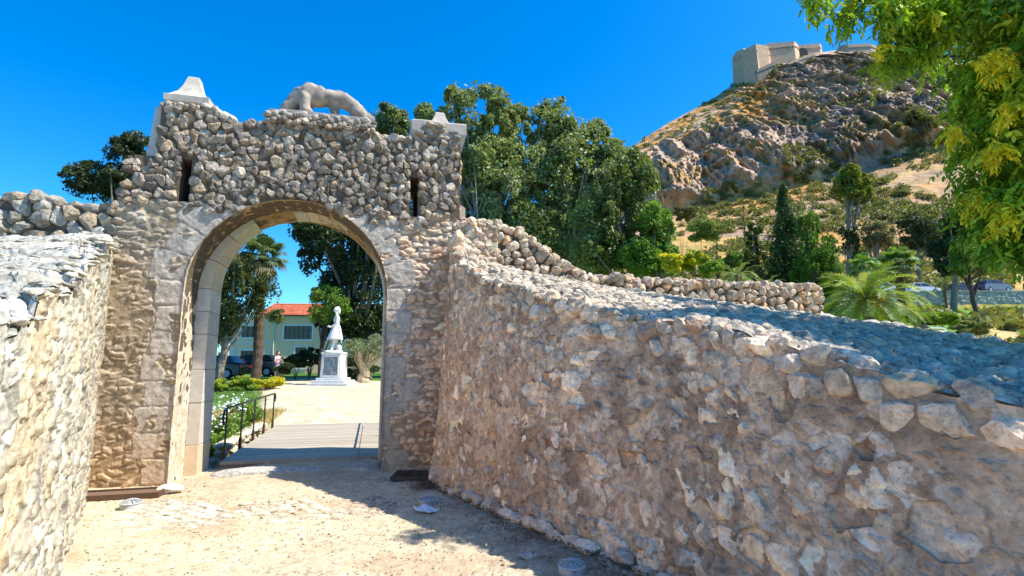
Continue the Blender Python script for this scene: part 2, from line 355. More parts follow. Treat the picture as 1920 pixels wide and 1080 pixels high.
# side facing (right edge of the gate seen slightly) and top crust
a = Acc()
rubble(a, 0.1, 1.25, 3.9, 5.3, (.26, .12), lambda n, z: .08 < n < 1.2 and 3.95 < z < 5.25, lambda n, o, z: G(1.10 - o * .5, n, z), .05, 12, PINK)
rg = np.random.default_rng(5)
for u in np.arange(-3.1, 1.05, .13):
    for n in np.arange(.12, 1.3, .17):
        rock(a, G(u + rg.uniform(-.04, .04), n + rg.uniform(-.05, .05), topz(u) - .13 + rg.uniform(-.02, .03)), (.10, .10, .07), int(rg.integers(9999)), GREY[rg.integers(8)], 2, rg.uniform(0, 3))
build(a, 'wall_top_crust', M_rub, gate)
# mortared lower piers
def pier(name, uo, side, seed, z1=3.86):
    nz, nu = 330, 110
    z = np.linspace(-.05, z1, nz); ue = np.where(z < AZ, (AC + side * AR), AC + side * np.sqrt(np.maximum(AR ** 2 - (np.maximum(z, AZ) - AZ) ** 2, 0)))
    t = np.linspace(0, 1, nu); u = uo + (ue[:, None] - uo) * t[None]; zz = np.repeat(z[:, None], nu, 1)
    P = G(u, 0 * u + .03, zz); Sx = np.stack([u, zz], -1)
    def post(h, col, Sx, P):
        k = sst(.0, .16, np.abs(Sx[..., 0] - (ue[:, None] + side * 0)))      # dressed edge stones, less relief near the arris
        # quoin blocks beside the arris, radial round the arch
        s_ = np.where(zz < AZ, zz, AZ + AR * np.arctan2(zz - AZ, np.abs(u - AC)))
        de = np.abs(np.hypot(np.minimum(zz - AZ, 0) * 0 + np.maximum(zz - AZ, 0), u - AC)) - AR
        cell = np.floor(s_ / .34); wd = .30 + .22 * _h(cell.astype(np.int64), cell.astype(np.int64) * 0, cell.astype(np.int64) * 0, seed)
        inq = (de < wd); js = np.minimum(np.abs(s_ / .34 - np.round(s_ / .34)) * .34, np.abs(de - wd))
        gap = sst(-.01, .022, js + .045 * (fbm(Sx * 12, 3, seed) - .5))
        hq = .012 + .012 * (_h(cell.astype(np.int64), cell.astype(np.int64) * 0, cell.astype(np.int64) * 0, seed + 3) - .5) + .022 * (fbm(Sx * 12, 4, seed + 4) - .5)
        hq = hq * gap - .004 * (1 - gap); inq = inq & (fbm(Sx * 5, 3, seed + 30) > .40)
        cq = np.array((.46, .40, .34)) * (.75 + .5 * fbm(Sx * 7, 4, seed + 5))[..., None] * (.78 + .22 * gap)[..., None]
        h = np.where(inq, hq, h); col = np.where(inq[..., None], cq, col)
        lo = sst(1.3, .1, Sx[..., 1] + .6 * (fbm(Sx * 2, 3, seed + 9) - .5))[..., None]      # ochre stain low on the wall
        col = col * (1 - .55 * lo) + col * np.array((1.15, .86, .55)) * .55 * lo
        return h, col
    pl, mo = ([(.38, .31, .23), (.46, .38, .29), (.32, .255, .185), (.41, .33, .24)], (.33, .26, .18)) if side < 0 else (PINK, (.36, .27, .20))
    fl = side > 0
    ob = sheet(name, P, Sx, M_mas, None, dict(size=(.155, .085), relief=.038, palette=pl, mortar=mo, seed=seed, cover=.47, tilt=.8, depth=.5, warp=.3, rough=.7), post, flip=fl)
    ob.parent = gate; ob.matrix_parent_inverse = Matrix.Translation(gate.location).inverted(); return ob
pier('pier_masonry', -3.66, -1, 21); pier('pier_masonry', 1.72, 1, 22)
# reveal and soffit (front half of the passage), then dressed jambs and voussoirs
def sweep(cu, r, zs, n0, n1, ns, nn):
    pts = []
    Lj = zs + .05; La = math.pi * r
    for s in np.linspace(0, 2 * Lj + La, ns):
        if s < Lj: pts.append((cu - r, -.05 + s, s))
        elif s < Lj + La: t = (s - Lj) / r; pts.append((cu - r * math.cos(t), zs + r * math.sin(t), s))
        else: pts.append((cu + r, zs - (s - Lj - La), s))
    pts = np.array(pts); n = np.linspace(n0, n1, nn)
    P = G(np.repeat(pts[:, 0][None], nn, 0), np.repeat(n[:, None], ns, 1), np.repeat(pts[:, 1][None], nn, 0))
    return P, np.stack([np.repeat(pts[:, 2][None], nn, 0), np.repeat(n[:, None], ns, 1)], -1)
P, Sx = sweep(AC, AR, AZ, -.005, .66, 620, 60)
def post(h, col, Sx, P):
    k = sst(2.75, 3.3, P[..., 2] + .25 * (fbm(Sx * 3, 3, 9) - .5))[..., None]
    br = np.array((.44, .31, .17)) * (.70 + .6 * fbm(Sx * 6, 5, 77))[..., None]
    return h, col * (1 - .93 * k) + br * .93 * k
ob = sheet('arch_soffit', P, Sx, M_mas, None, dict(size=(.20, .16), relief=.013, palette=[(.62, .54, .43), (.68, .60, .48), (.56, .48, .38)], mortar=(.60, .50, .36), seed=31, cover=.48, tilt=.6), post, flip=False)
GP(ob)
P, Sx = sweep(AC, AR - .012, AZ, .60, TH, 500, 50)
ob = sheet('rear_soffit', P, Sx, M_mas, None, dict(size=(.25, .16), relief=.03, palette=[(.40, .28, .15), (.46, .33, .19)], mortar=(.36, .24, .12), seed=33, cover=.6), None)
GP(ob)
a = Acc(); ri = 1.265; ci = -1.30; zi = 2.70; N0, N1 = .60, 1.18
def blk(pts, col, jn=0):
    bm = bmesh.new(); A_ = [bm.verts.new(tuple(G(u, N0 + jn, z))) for u, z in pts]; B_ = [bm.verts.new(tuple(G(u, N1 + jn * .3, z))) for u, z in pts]
    bm.faces.new(A_); bm.faces.new(B_[::-1]); k = len(pts)
    for i in range(k): bm.faces.new((A_[(i + 1) % k], A_[i], B_[i], B_[(i + 1) % k]))
    bmesh.ops.recalc_face_normals(bm, faces=bm.faces[:])
    bmesh.ops.bevel(bm, geom=bm.edges[:], offset=.007, segments=1, affect='EDGES'); addbm(a, bm, col)
g_ = .003
for sd in (-1, 1):
    zz = [-.04, .42, 1.02, 1.50, 2.02, 2.36, zi]
    for k in range(6):
        u0 = ci + sd * ri; u1 = ci + sd * (ri + .185); c = [(.60, .46, .32), (.56, .50, .43), (.53, .49, .44), (.58, .53, .47), (.52, .49, .45), (.60, .56, .50)][k]
        blk([(u0, zz[k] + g_), (u1, zz[k] + g_), (u1, zz[k + 1] - g_), (u0, zz[k + 1] - g_)], c, .004 * (k % 2))
    build(a, 'jamb', M_dress, gate); a = Acc()
angs = [0, 19, 38, 56, 74, 82, 91, 99, 108, 124, 141, 160, 180]
for k in range(12):
    a0, a1 = angs[k], angs[k + 1]
    if a0 == 56: build(a, 'arch_ring', M_dress, gate); a = Acc()
    if 56 <= a0 < 82: continue
    ts = [R(x) for x in np.linspace(a0 + .15, a1 - .15, 6)]; ro = ri + .175
    blk([(ci - ri * math.cos(t), zi + ri * math.sin(t)) for t in ts] + [(ci - ro * math.cos(t), zi + ro * math.sin(t)) for t in ts[::-1]], (.62 - .05 * (k % 3), .53 - .04 * (k % 2), .40), .006 * (k % 3))
build(a, 'arch_ring', M_dress, gate)
# pier caps
def swept(acc, c_u, c_n, prof, col, jitter=0, rz=0, sx=1, sn=1):
    """square section concave cap: prof rows (half width, z)"""
    V = []; 
    for hw, z in prof:
        for q in (-1, 1):
            pass
        ring = []
        m = 6
        for e in range(4):
            for i in range(m):
                t = -1 + 2 * i / m; p = [(t, -1), (1, t), (-t, 1), (-1, -t)][e]
                ring.append((p[0] * hw * sx, p[1] * hw * sn))
        ring = np.array(ring); V.append(G(c_u + ring[:, 0], c_n + ring[:, 1], z))
    V = np.array(V); n, K = V.shape[:2]; V = V.reshape(-1, 3)
    V = V + (np.stack([noise(V * 9, 3), noise(V * 9 + 7, 3), noise(V * 9 + 13, 3)], -1) - .5) * jitter
    i = np.arange(n - 1)[:, None] * K; j = np.arange(K)[None]; j2 = (j + 1) % K
    acc.add(V, np.stack([i + j, i + j2, i + K + j2, i + K + j], -1).reshape(-1, 4), col)
    acc.add(np.vstack([V[-K:], V[-K:].mean(0)]), np.stack([np.arange(K), (np.arange(K) + 1) % K, np.full(K, K)], 1), col)
a = Acc()
swept(a, -2.93, .33, [(.23, 5.32), (.29, 5.36), (.30, 5.45), (.25, 5.48), (.165, 5.58), (.11, 5.70), (.085, 5.81), (.07, 5.86), (.0, 5.865)], (.52, .46, .39), .015)
o = build(a, 'pinnacle', M_white, gate, smooth=False)
a = Acc()
swept(a, .78, .42, [(.26, 5.45), (.22, 5.50), (.15, 5.58), (.10, 5.70), (.075, 5.79), (.06, 5.81), (.0, 5.815)], (.46, .40, .34), .025)
build(a, 'pinnacle', M_white, gate)
a = Acc()
swept(a, .74, .42, [(.36, 4.98), (.40, 5.14), (.44, 5.30), (.445, 5.46), (.43, 5.48), (.0, 5.485)], (.44, .39, .34), .02, sx=1.0, sn=.92)
for k in range(26):
    rock(a, G(.42 + (k % 9) * .085, -.02 + rg.uniform(0, .15), 5.22 + (k // 9) * .09 + rg.uniform(-.02, .02)), (.08, .07, .055), 500 + k, GREY[k % 8], 2)
build(a, 'cornice_block', M_white, gate)
a = Acc()
for k in range(14):
    rock(a, G(-2.66 + (k % 5) * .08, .1 + (k // 5) * .25, 5.30 - (k % 5) * .035), (.10, .12, .09), 540 + k, (.5, .44, .38), 2)
build(a, 'cap_rubble', M_rub, gate); a = Acc()
for k in range(44): rock(a, G(-1.82 + (k % 22) * .072 + .02 * (k % 3), -.02 + .06 * (k // 22), 5.17 + .085 * (k // 22) + .02 * (k % 4)), (.065, .055, .05), 700 + k, GREY[(k * 5) % 8], 2, k)
build(a, 'crest_rubble', M_rub, gate); a = Acc()
for k in range(10): rock(a, G(-3.22 + k * .075, .03, 5.27 + .02 * (k % 2)), (.06, .06, .05), 560 + k, GREY[k % 8], 2)
build(a, 'cap_rubble', M_rub, gate)
# ------------------------------------------------------------------ weathered animal sculpture on the gate
def blobs(parts, voxel, name, mat, col, root, fn=None, smooth=3, parent=None):
    """union of tapered capsules ((p0),(p1),r0,r1) or ellipsoids (c, radii) into one skin"""
    bm = bmesh.new()
    for p in parts:
        if len(p) == 4:
            p0, p1, r0, r1 = Vector(p[0]), Vector(p[1]), p[2], p[3]
            n = max(2, int((p1 - p0).length / (min(r0, r1) * .5)) + 1)
            for i in range(n + 1):
                t = i / n; rr = r0 + (r1 - r0) * t; bmesh.ops.create_icosphere(bm, subdivisions=2, radius=rr, matrix=Matrix.Translation(p0.lerp(p1, t)))
        else:
            M_ = Matrix.Translation(p[0]) @ (Matrix.Rotation(p[2], 4, 'Y') if len(p) > 2 else Matrix.Identity(4)) @ Matrix.Diagonal((*p[1], 1))
            bmesh.ops.create_icosphere(bm, subdivisions=3, radius=1, matrix=M_)
    me = bpy.data.meshes.new('t'); bm.to_mesh(me); bm.free(); t = bpy.data.objects.new('t', me); C.objects.link(t)
    m = t.modifiers.new('r', 'REMESH'); m.mode = 'VOXEL'; m.voxel_size = voxel
    s_ = t.modifiers.new('s', 'SMOOTH'); s_.iterations = smooth; s_.factor = .5
    dg = bpy.context.evaluated_depsgraph_get(); e = t.evaluated_get(dg); em = e.to_mesh()
    V = np.zeros(len(em.vertices) * 3); em.vertices.foreach_get('co', V); V = V.reshape(-1, 3)
    em.calc_loop_triangles(); F_ = np.zeros(len(em.loop_triangles) * 3, np.int32); em.loop_triangles.foreach_get('vertices', F_); F_ = F_.reshape(-1, 3)
    e.to_mesh_clear(); bpy.data.objects.remove(t)
    if fn: V = fn(V)
    a = Acc(); cc = col(V) if callable(col) else col; a.add(V, F_, cc); o = a.build(name, mat, parent or root, smooth=True); return o
lionbase = tuple(G(-.98, .30, 5.36))
lion = thing('animal_sculpture', 'weathered headless stone animal sculpture crouching on top of the gate', 'sculpture', lionbase, PHI)
# local x to the right, z up, ~1.3 m long
a = Acc()
bevbox(a, (-.84, -.26, -.30), (.66, .30, .045), .02, (.27, .235, .20)); bevbox(a, (-.66, -.22, .05), (.62, .25, .08), .02, (.40, .36, .32))
for k in range(16): rock(a, (-.85 + k * .1, -.25, -.06 + .03 * (k % 3)), (.10, .07, .065), 600 + k, (.36, .32, .27), 2)
a.build('plinth', M_white, lion)
lp = [((-.30, 0, .38), (.19, .16, .165), .1), ((-.18, 0, .36), (.17, .15, .16), .2), ((-.42, 0, .36), (-.64, 0, .13), .13, .09), ((-.36, -.10, .26), (-.36, -.13, .10), .10, .075), ((-.36, -.13, .10), (-.28, -.13, .09), .06, .045), ((-.36, .10, .26), (-.40, .12, .10), .10, .075),
      ((-.10, 0, .36), (.22, 0, .35), .13, .125), ((.22, 0, .35), (.42, 0, .24), .125, .115), ((.42, 0, .20), (.60, 0, .04), .13, .075), ((.60, 0, .04), (.62, 0, -.10), .075, .06), ((.06, 0, .26), (.10, 0, .08), .085, .06), ((.44, 0, .2), (.62, 0, .10), .08, .07)]
def lcol(V):
    k = fbm(V * 6, 4, 4)[:, None]; return np.array((.33, .275, .225)) * (.15 + 1.6 * k)
def lfn(V):
    V = V * np.array((1, 1, 1.15)); V[:, 2] += .02
    return V * (1 + .16 * (fbm(V * 7, 5, 8) - .5))[:, None]
blobs(lp, .016, 'body', M_white, lcol, lion, lfn)

# ------------------------------------------------------------------ curved approach walls
def poly_interp(P, s):
    P = np.asarray(P, float); d = np.r_[0, np.cumsum(np.hypot(*(P[1:, :2] - P[:-1, :2]).T))]
    return np.stack([np.interp(s, d, P[:, k]) for k in range(P.shape[1])], -1), d[-1]
def smooth_poly(P, n=200, w=9):
    P = np.asarray(P, float); L = poly_interp(P, 0)[1]; s = np.linspace(0, L, n); Q = poly_interp(P, s)[0]
    k = np.ones(w) / w; Qp = np.pad(Q, ((w // 2, w // 2), (0, 0)), 'edge'); Q2 = np.stack([np.convolve(Qp[:, i], k, 'valid') for i in range(Q.shape[1])], -1)
    Q2[0] = Q[0]; Q2[-1] = Q[-1]; return Q2
# right: base and top polylines (matching parameter)
RB = [(-1.17, 8.3, 0), (-1.10, 7.7, 0), (-.98, 7.25, 0), (-.71, 6.72, 0), (.2, 5.36, 0), (.9, 4.40, 0), (1.45, 3.62, 0), (1.78, 3.1, 0), (2.0, 2.75, 0), (2.2, 2.4, 0), (2.7, 1.6, 0)]
RT = [(-.98, 8.3, 3.36), (-.90, 7.85, 3.44), (-.84, 7.42, 3.32), (-.58, 7.05, 2.82), (.24, 6.05, 2.40), (1.10, 4.95, 2.02), (1.60, 4.2, 1.88), (1.93, 3.6, 1.70), (2.15, 3.2, 1.56), (2.40, 2.72, 1.42), (2.95, 1.8, 1.33)]
n = 300
tt = np.linspace(0, 1, len(RB)); t = np.linspace(0, 1, n)
def catm(P, t):
    P = np.asarray(P, float); m = len(P) - 1; x = np.clip(t * m, 0, m - 1e-6); i = x.astype(int); f = (x - i)[:, None]
    p0 = P[np.maximum(i - 1, 0)]; p1 = P[i]; p2 = P[i + 1]; p3 = P[np.minimum(i + 2, m)]
    return .5 * ((2 * p1) + (-p0 + p2) * f + (2 * p0 - 5 * p1 + 4 * p2 - p3) * f ** 2 + (-p0 + 3 * p1 - 3 * p2 + p3) * f ** 3)
cb = catm(RB, t); ct = catm(RT, t)
rw = thing('approach_wall', 'curved battered rubble and pink mortar wall in shade right of the gate, with sloping stone top', 'wall', (.9, 4.6, 0))
def arclen(Cv): return np.r_[0, np.cumsum(np.linalg.norm(Cv[1:] - Cv[:-1], axis=1))]
nx = 1400; cbx = catm(RB, np.linspace(0, 1, nx)); sl_ = arclen(cbx); sN = np.linspace(0, sl_[-1], nx); tN = np.interp(sN, sl_, np.linspace(0, 1, nx))
cbx = catm(RB, tN); ctx = catm(RT, tN)
# jagged top: upright stones of uneven height
jz = (fbm(np.stack([sN * 6, sN * 0], -1), 3, 2) - .5) * .05 - .02
ny = 430; v = np.linspace(0, 1, ny)[:, None, None]
top = ctx.copy(); top[:, 2] += jz * sst(.4, 1.2, sN)
Pw = cbx[None] * (1 - v) + ctx[None] * v; Pw[0, :, 2] -= .1; Pw[..., 2] += (jz * sst(.4, 1.2, sN))[None] * v[..., 0] ** 9
Sw = np.stack([np.repeat(sN[None], ny, 0), Pw[..., 2]], -1)
def post(h, col, Sx, P):
    # second, larger population of pale flat stones pushed into the mortar
    hr = ctx[None, :, 2] - P[..., 2]
    Sq = Sx + (np.stack([fbm(Sx * 4, 3, 91), fbm(Sx * 4 + 5, 3, 92)], -1) - .5) * .22
    bd, r, ox, oy = vor(Sq / np.array((.34, .30)), 93, .8)
    f = fbm(Sx * 9, 4, 94)
    hs2 = sst(.02, .055, bd - .08 - .17 * r[0] + .16 * (f - .5)) * (r[1] > .66)
    pale = np.array([(.95, .68, .47), (1.0, .76, .55), (.86, .64, .47), (.93, .62, .40)])[np.minimum((r[2] * 4).astype(int), 3)] * (.72 + .56 * fbm(Sx * 13, 4, 95))[..., None]
    dark = (r[1] > .66) & (r[1] < .76)
    pale = np.where(dark[..., None], pale * np.array((.66, .58, .54)), pale)
    h = h * (1 - .8 * hs2) + hs2 * (.016 + .012 * r[3] + .030 * (f - .5)) + .02 * sst(0, .3, hs2) * ((r[4] - .5) * ox + (r[5] - .5) * oy)
    k = sst(.15, .75, hs2)[..., None]; rim = sst(.0, .12, hs2) * sst(.85, .3, hs2); h = h - .012 * rim; col = col * (1 - .40 * rim)[..., None]; col = col * (1 - k) + pale * k  # shallow groove round each pale stone, with crevice shadow painted into its colour
    # long vertical stains: peach runs, dark lichen
    st = sst(.60, .74, fbm(Sx * np.array((2.6, .35)), 4, 96))[..., None]; col = col * (1 - .5 * st) + np.array((.78, .50, .31)) * .5 * st
    dk = sst(.58, .72, fbm(Sx * np.array((1.5, 1.1)) + 4.4, 5, 97))[..., None]; col = col * (1 - dk * .30)
    # open pits in the footing
    ft = sst(.38, .12, Sx[..., 1]) * sst(.50, .62, fbm(Sx * np.array((7, 9)), 3, 98)); h = h - ft * .06
    pit = sst(.60, .68, fbm(Sx * 26, 3, 111)); h = h + .02 * (fbm(Sx * 1.6, 3, 99) - .5) + .008 * (fbm(Sx * 38, 3, 110) - .5) - .009 * pit; col = col * (1 - .22 * pit)[..., None]
    crk = sst(.035, .0, np.abs(fbm(Sx * np.array((3.3, 4.6)), 4, 112) - .5)) * sst(.48, .56, fbm(Sx * 2.2, 3, 113)); h = h - .012 * crk; col = col * (1 - .30 * crk)[..., None]
    h[-6:] = h[-6:] * np.linspace(1, .55, 6)[:, None]
    return h, col
ob = sheet('wall_face', Pw, Sw, M_mas, None, dict(size=(.17, .15), relief=.017, palette=PINK, mortar=(.62, .385, .245), seed=41, cover=.60, tilt=.7, depth=.6, warp=.3, rough=.6), post, flip=True); EDGE_R = LAST
def PR(ob, root): ob.parent = root; ob.matrix_parent_inverse = Matrix.Translation(root.location).inverted(); return ob
PR(ob, rw)
# sloping stone-paved top, from the face edge up to the parapet
RK = [(-.62, 8.28, 3.30), (-.45, 8.34, 3.2), (-.30, 8.38, 2.98), (.25, 8.50, 2.95), (1.0, 8.70, 2.86), (2.2, 9.00, 2.72), (3.6, 9.36, 2.58), (5.0, 9.6, 2.45), (5.75, 8.2, 2.12), (5.5, 5.9, 1.74), (5.2, 3.2, 1.38)]
ns, nt_ = 520, 260
tn = np.linspace(0.0, 1, ns); ft_ = catm(RT, tn); bk_ = catm(RK, tn); vv = np.linspace(0, 1, nt_)[:, None, None] ** 1.25
ft_ = np.stack([np.interp(tn, tN, EDGE_R[:, q_]) for q_ in range(3)], -1); fs_ = catm(RT, tn); fs_[:, 2] -= .02; Pt = fs_[None] * (1 - vv) + bk_[None] * vv; Pt = Pt + (ft_ - fs_)[None] * (1 - vv) ** 16
Pt[..., 2] += .10 * np.sin(vv[..., 0] * math.pi) * 1.0
def post(h, col, Sx, P):
    h = h * sst(0, .03, np.linspace(0, 1, nt_))[:, None] + .10 * (fbm(Sx * 1.2, 4, 12) - .5)
    return h, col
ob = sheet('wall_top', Pt, np.stack([Pt[..., 0], Pt[..., 1]], -1), M_rub, None, dict(size=(.15, .11), relief=.060, palette=[(.44, .38, .31), (.50, .43, .35), (.36, .31, .26), (.54, .45, .35)], mortar=(.28, .22, .17), seed=51, cover=.30, tilt=1.0, rough=.7, depth=.7, warp=.2), post, flip=False)
PR(ob, rw)
STN = [(.90, .63, .42), (.84, .59, .41), (.94, .69, .47), (.78, .54, .38), (.88, .59, .37), (.74, .54, .39), (.86, .58, .38), (.58, .37, .25)]
def onface(s_, n_, z_):
    s_ = np.asarray(s_, float); z_ = np.asarray(z_, float); n_ = np.asarray(n_, float); b = np.stack([np.interp(s_, sN, cbx[:, k]) for k in range(3)], -1); t_ = np.stack([np.interp(s_, sN, ctx[:, k]) for k in range(3)], -1)
    e = .02; d1 = np.stack([np.interp(s_ + e, sN, cbx[:, k]) - np.interp(s_ - e, sN, cbx[:, k]) for k in range(3)], -1); d1 /= np.linalg.norm(d1, axis=-1, keepdims=True) + 1e-9
    up = t_ - b; H_ = np.maximum(up[..., 2], .1); v_ = (z_ / H_)[..., None]; up = up / np.linalg.norm(up, axis=-1, keepdims=True); nr = np.cross(d1, up); nr /= np.linalg.norm(nr, axis=-1, keepdims=True); nr = np.where(nr[..., :1] > 0, -nr, nr)
    return b + (t_ - b) * v_ - nr * n_[..., None]
Hs = lambda s_: float(np.interp(s_, sN, ctx[:, 2]))
def insA(s_, z_):
    k = noise(np.array([[s_ * 37.7, z_ * 53.1, 1.5]]), 77)[0]; q = noise(np.array([[s_ * 1.3, z_ * 1.1, 4.5]]), 78)[0]
    return .5 < s_ < sN[-1] - .3 and .12 < z_ < Hs(s_) - .20 and k < .30 + .45 * q
a = Acc(); rubble(a, .5, sN[-1] - .3, .1, 3.2, (.185, .155), insA, lambda u, n, z: onface(u, n + .045, z), .075, 421, STN, None, .92)
rubble(a, .5, sN[-1] - .3, .1, 3.2, (.33, .27), lambda s_, z_: s_ > 3.2 and z_ < Hs(s_) - .35 and noise(np.array([[s_ * 31.7, z_ * 43.1, 9.5]]), 79)[0] < .50, lambda u, n, z: onface(u, n + .054, z), .085, 425, STN[:7], None, .90)
build(a, 'bedded_stones', M_rub, rw)
a = Acc(); rubble(a, .75, sN[-1] - .3, 1.0, 3.2, (.19, .15), lambda s_, z_: .8 < s_ < sN[-1] - .3 and Hs(s_) - .27 < z_ < Hs(s_) + .0, lambda u, n, z: onface(u, n + .026, z), .085, 422, STN, None, 1.06)
build(a, 'edge_stones', M_rub, rw)
rg = np.random.default_rng(8)
a = Acc()
for k in range(46):      # boulders along the far rim
    q = catm(RK, np.array([.70 + .30 * k / 46]))[0]; rock(a, q + np.array((rg.uniform(-.15, .1), rg.uniform(-.1, .1), rg.uniform(-.03, .03))), (rg.uniform(.08, .18), rg.uniform(.08, .15), rg.uniform(.06, .12)), int(rg.integers(99999)), (.50, .46, .41), 3, rg.uniform(0, 3), 8)
def pave(a, Pg, sp, size, cols, seed, j0=6, hz=(.35, .6)):
    rg = np.random.default_rng(seed); used = set()
    for j in range(j0, Pg.shape[0] - 3, 1):
        for i in range(4, Pg.shape[1] - 2, 1):
            q = Pg[j, i]; key = (int(math.floor(q[0] / sp)), int(math.floor(q[1] / (sp * .8))))
            if key in used: continue
            used.add(key); jj = min(j + int(rg.integers(0, 4)), Pg.shape[0] - 2); ii = min(i + int(rg.integers(0, 4)), Pg.shape[1] - 2); q = Pg[jj, ii]; sz = sp * rg.uniform(*size)
            nn = np.cross(Pg[jj, ii + 1] - Pg[jj, ii - 1], Pg[jj + 1, ii] - Pg[jj - 1, ii]); nn /= np.linalg.norm(nn) + 1e-9; nn = nn if nn[2] > 0 else -nn
            rock(a, q + nn * (.00 + sz * .02), (sz * 1.1, sz * rg.uniform(.65, .95), sz * rg.uniform(*hz)), int(rg.integers(99999)), np.array(cols[rg.integers(len(cols))]) * rg.uniform(.8, 1.2), 2, rg.uniform(0, 3), 11, (rg.uniform(-.25, .25), rg.uniform(-.25, .25)))
pave(a, Pt, .15, (.42, .72), [(.46, .38, .30), (.54, .45, .35), (.38, .32, .26), (.60, .47, .35)], 9, 9, (.45, .75))
build(a, 'rim_boulders', M_rub, rw)
a = Acc()     # footing stones at the base of the wall
for k in range(34):
    i = int(nx * (.12 + .85 * k / 34)); p = cbx[i]; tg = cbx[min(i + 3, nx - 1)] - cbx[max(i - 3, 0)]; az = math.atan2(tg[1], tg[0])
    rock(a, p + np.array((-.02, -.02, .05 + rg.uniform(-.03, .06))), (rg.uniform(.08, .16), .07, rg.uniform(.05, .09)), int(rg.integers(99999)), PINK[rg.integers(8)], 3, az, 8)
build(a, 'footing_stones', M_rub, rw)
# hidden inner bank carrying the sloping top
a = Acc(); bk = catm(RK, np.linspace(0, 1, 40)); lo = bk.copy(); lo[:, 2] = -.2
a.add(np.vstack([bk - np.array((0, 0, .03)), lo]), np.array([[i, i + 1, i + 41, i + 40] for i in range(39)]), (.4, .35, .3)); build(a, 'back_face', M_mas, rw)
# left wall
lw = thing('approach_wall', 'sunlit cream rubble wall rising at the left edge, with broad sloping pale top', 'wall', (-4.2, 5.2, 0))
LB = [(-5.60, 7.35, 0), (-5.48, 7.18, 0), (-4.76, 6.2, 0), (-4.1, 5.26, 0), (-3.42, 4.3, 0), (-2.88, 3.42, 0), (-2.40, 2.6, 0), (-1.95, 1.75, 0), (-1.6, .9, 0), (-1.4, .0, 0)]
zt_ = [3.18, 3.16, 2.95, 2.75, 2.42, 2.10, 1.80, 1.55, 1.40, 1.32]
LT = [(x - .0, y, z) for (x, y, _), z in zip(LB, zt_)]
nx2 = 640; c0 = catm(LB, np.linspace(0, 1, nx2)); s0 = arclen(c0); sL = np.linspace(0, s0[-1], nx2); tL = np.interp(sL, s0, np.linspace(0, 1, nx2)); cbl = catm(LB, tL); ctl = catm(LT, tL)
cellL = np.floor(sL / .42).astype(np.int64); z_ = np.zeros(nx2, np.int64)
stepz = (_h(cellL, z_, z_, 61) - .5) * .14 * sst(.2, 1.5, sL)
ny2 = 250; v = np.linspace(0, 1, ny2)[:, None, None]; tpl = ctl.copy(); tpl[:, 2] += stepz + (fbm(np.stack([sL * 6, sL * 0], -1), 3, 6) - .5) * .08
Pl = cbl[None] * (1 - v) + tpl[None] * v; Pl[0, :, 2] -= .1; Sl = np.stack([np.repeat(sL[None], ny2, 0), Pl[..., 2]], -1)
def post(h, col, Sx, P):
    g = sst(.5, .72, fbm(Sx * np.array((1.2, .8)), 5, 66))[..., None]; col = col * (1 - .45 * g) + col * np.array((.62, .66, .70)) * .45 * g
    y = sst(.52, .66, fbm(Sx * np.array((1.5, .6)) + 7, 4, 67))[..., None]; col = col * (1 - .5 * y) + col * np.array((1.1, .88, .58)) * .5 * y
    p = sst(.62, .72, fbm(Sx * np.array((20, 9)), 3, 68)); h = h - .02 * p; col = col * (1 - .45 * p[..., None])
    return h, col
ob = sheet('wall_face', Pl, Sl, M_mas, None, dict(size=(.17, .11), relief=.026, rough=1.1, palette=[(.60, .55, .46), (.66, .61, .52), (.46, .42, .35), (.55, .50, .41)], mortar=(.60, .53, .41), seed=62, cover=.50, tilt=.8, depth=.6), post, flip=False); EDGE_L = LAST; PR(ob, lw)
LK = [tuple(G(u, -.06, 0)[:2]) + (z,) for u, z in [(-3.62, 3.18), (-3.66, 3.18), (-3.9, 3.17), (-4.2, 3.16), (-4.6, 3.15), (-5.0, 3.14), (-5.4, 3.12), (-6.0, 3.1), (-6.8, 3.0), (-7.6, 2.9)]]
ns2, nt2 = 420, 260; tn = np.linspace(0, 1, ns2); fL = catm(LT, tn); bL = catm(LK, tn)
fL = np.stack([np.interp(tn, tL, EDGE_L[:, q_]) for q_ in range(3)], -1); vv = np.linspace(0, 1, nt2)[:, None, None]; fs_ = catm(LT, tn); PtL = fs_[None] * (1 - vv) + bL[None] * vv; PtL = PtL + (fL - fs_)[None] * (1 - vv) ** 16
PtL[..., 2] += .10 * np.sin(vv[..., 0] * math.pi)
def post(h, col, Sx, P):
    return h * sst(0, .03, np.linspace(0, 1, nt2))[:, None] + .05 * (ridged(Sx * np.array((.9, 1.6)), 4, 71) - .5), col
ob = sheet('wall_top', PtL, np.stack([PtL[..., 0], PtL[..., 1]], -1), M_rub, None, dict(size=(.42, .22), relief=.05, palette=[(.44, .42, .37), (.50, .48, .43), (.34, .33, .29), (.40, .37, .31)], mortar=(.33, .30, .25), seed=72, cover=.38, tilt=1.0, rough=.9, depth=.6), post, flip=True); PR(ob, lw)
a = Acc(); pave(a, PtL, .21, (.30, .62), [(.46, .43, .36), (.52, .49, .41), (.38, .35, .29), (.54, .47, .36)], 10, 6, (.16, .30)); s = 99; rg = np.random.default_rng(18)
while s < sL[-1]:
    i = min(int(s / sL[-1] * nx2), nx2 - 1); p = tpl[i]; tg = cbl[min(i + 3, nx2 - 1)] - cbl[max(i - 3, 0)]; wd = rg.uniform(.12, .26)
    rock(a, p + np.array((-.06, -.04, -.055)), (wd, .12, rg.uniform(.04, .06)), int(rg.integers(99999)), np.array((.46, .44, .39)) * rg.uniform(.8, 1.15), 3, math.atan2(tg[1], tg[0]), 9); s += wd * 1.5
build(a, 'paving_stones', M_rub, lw)
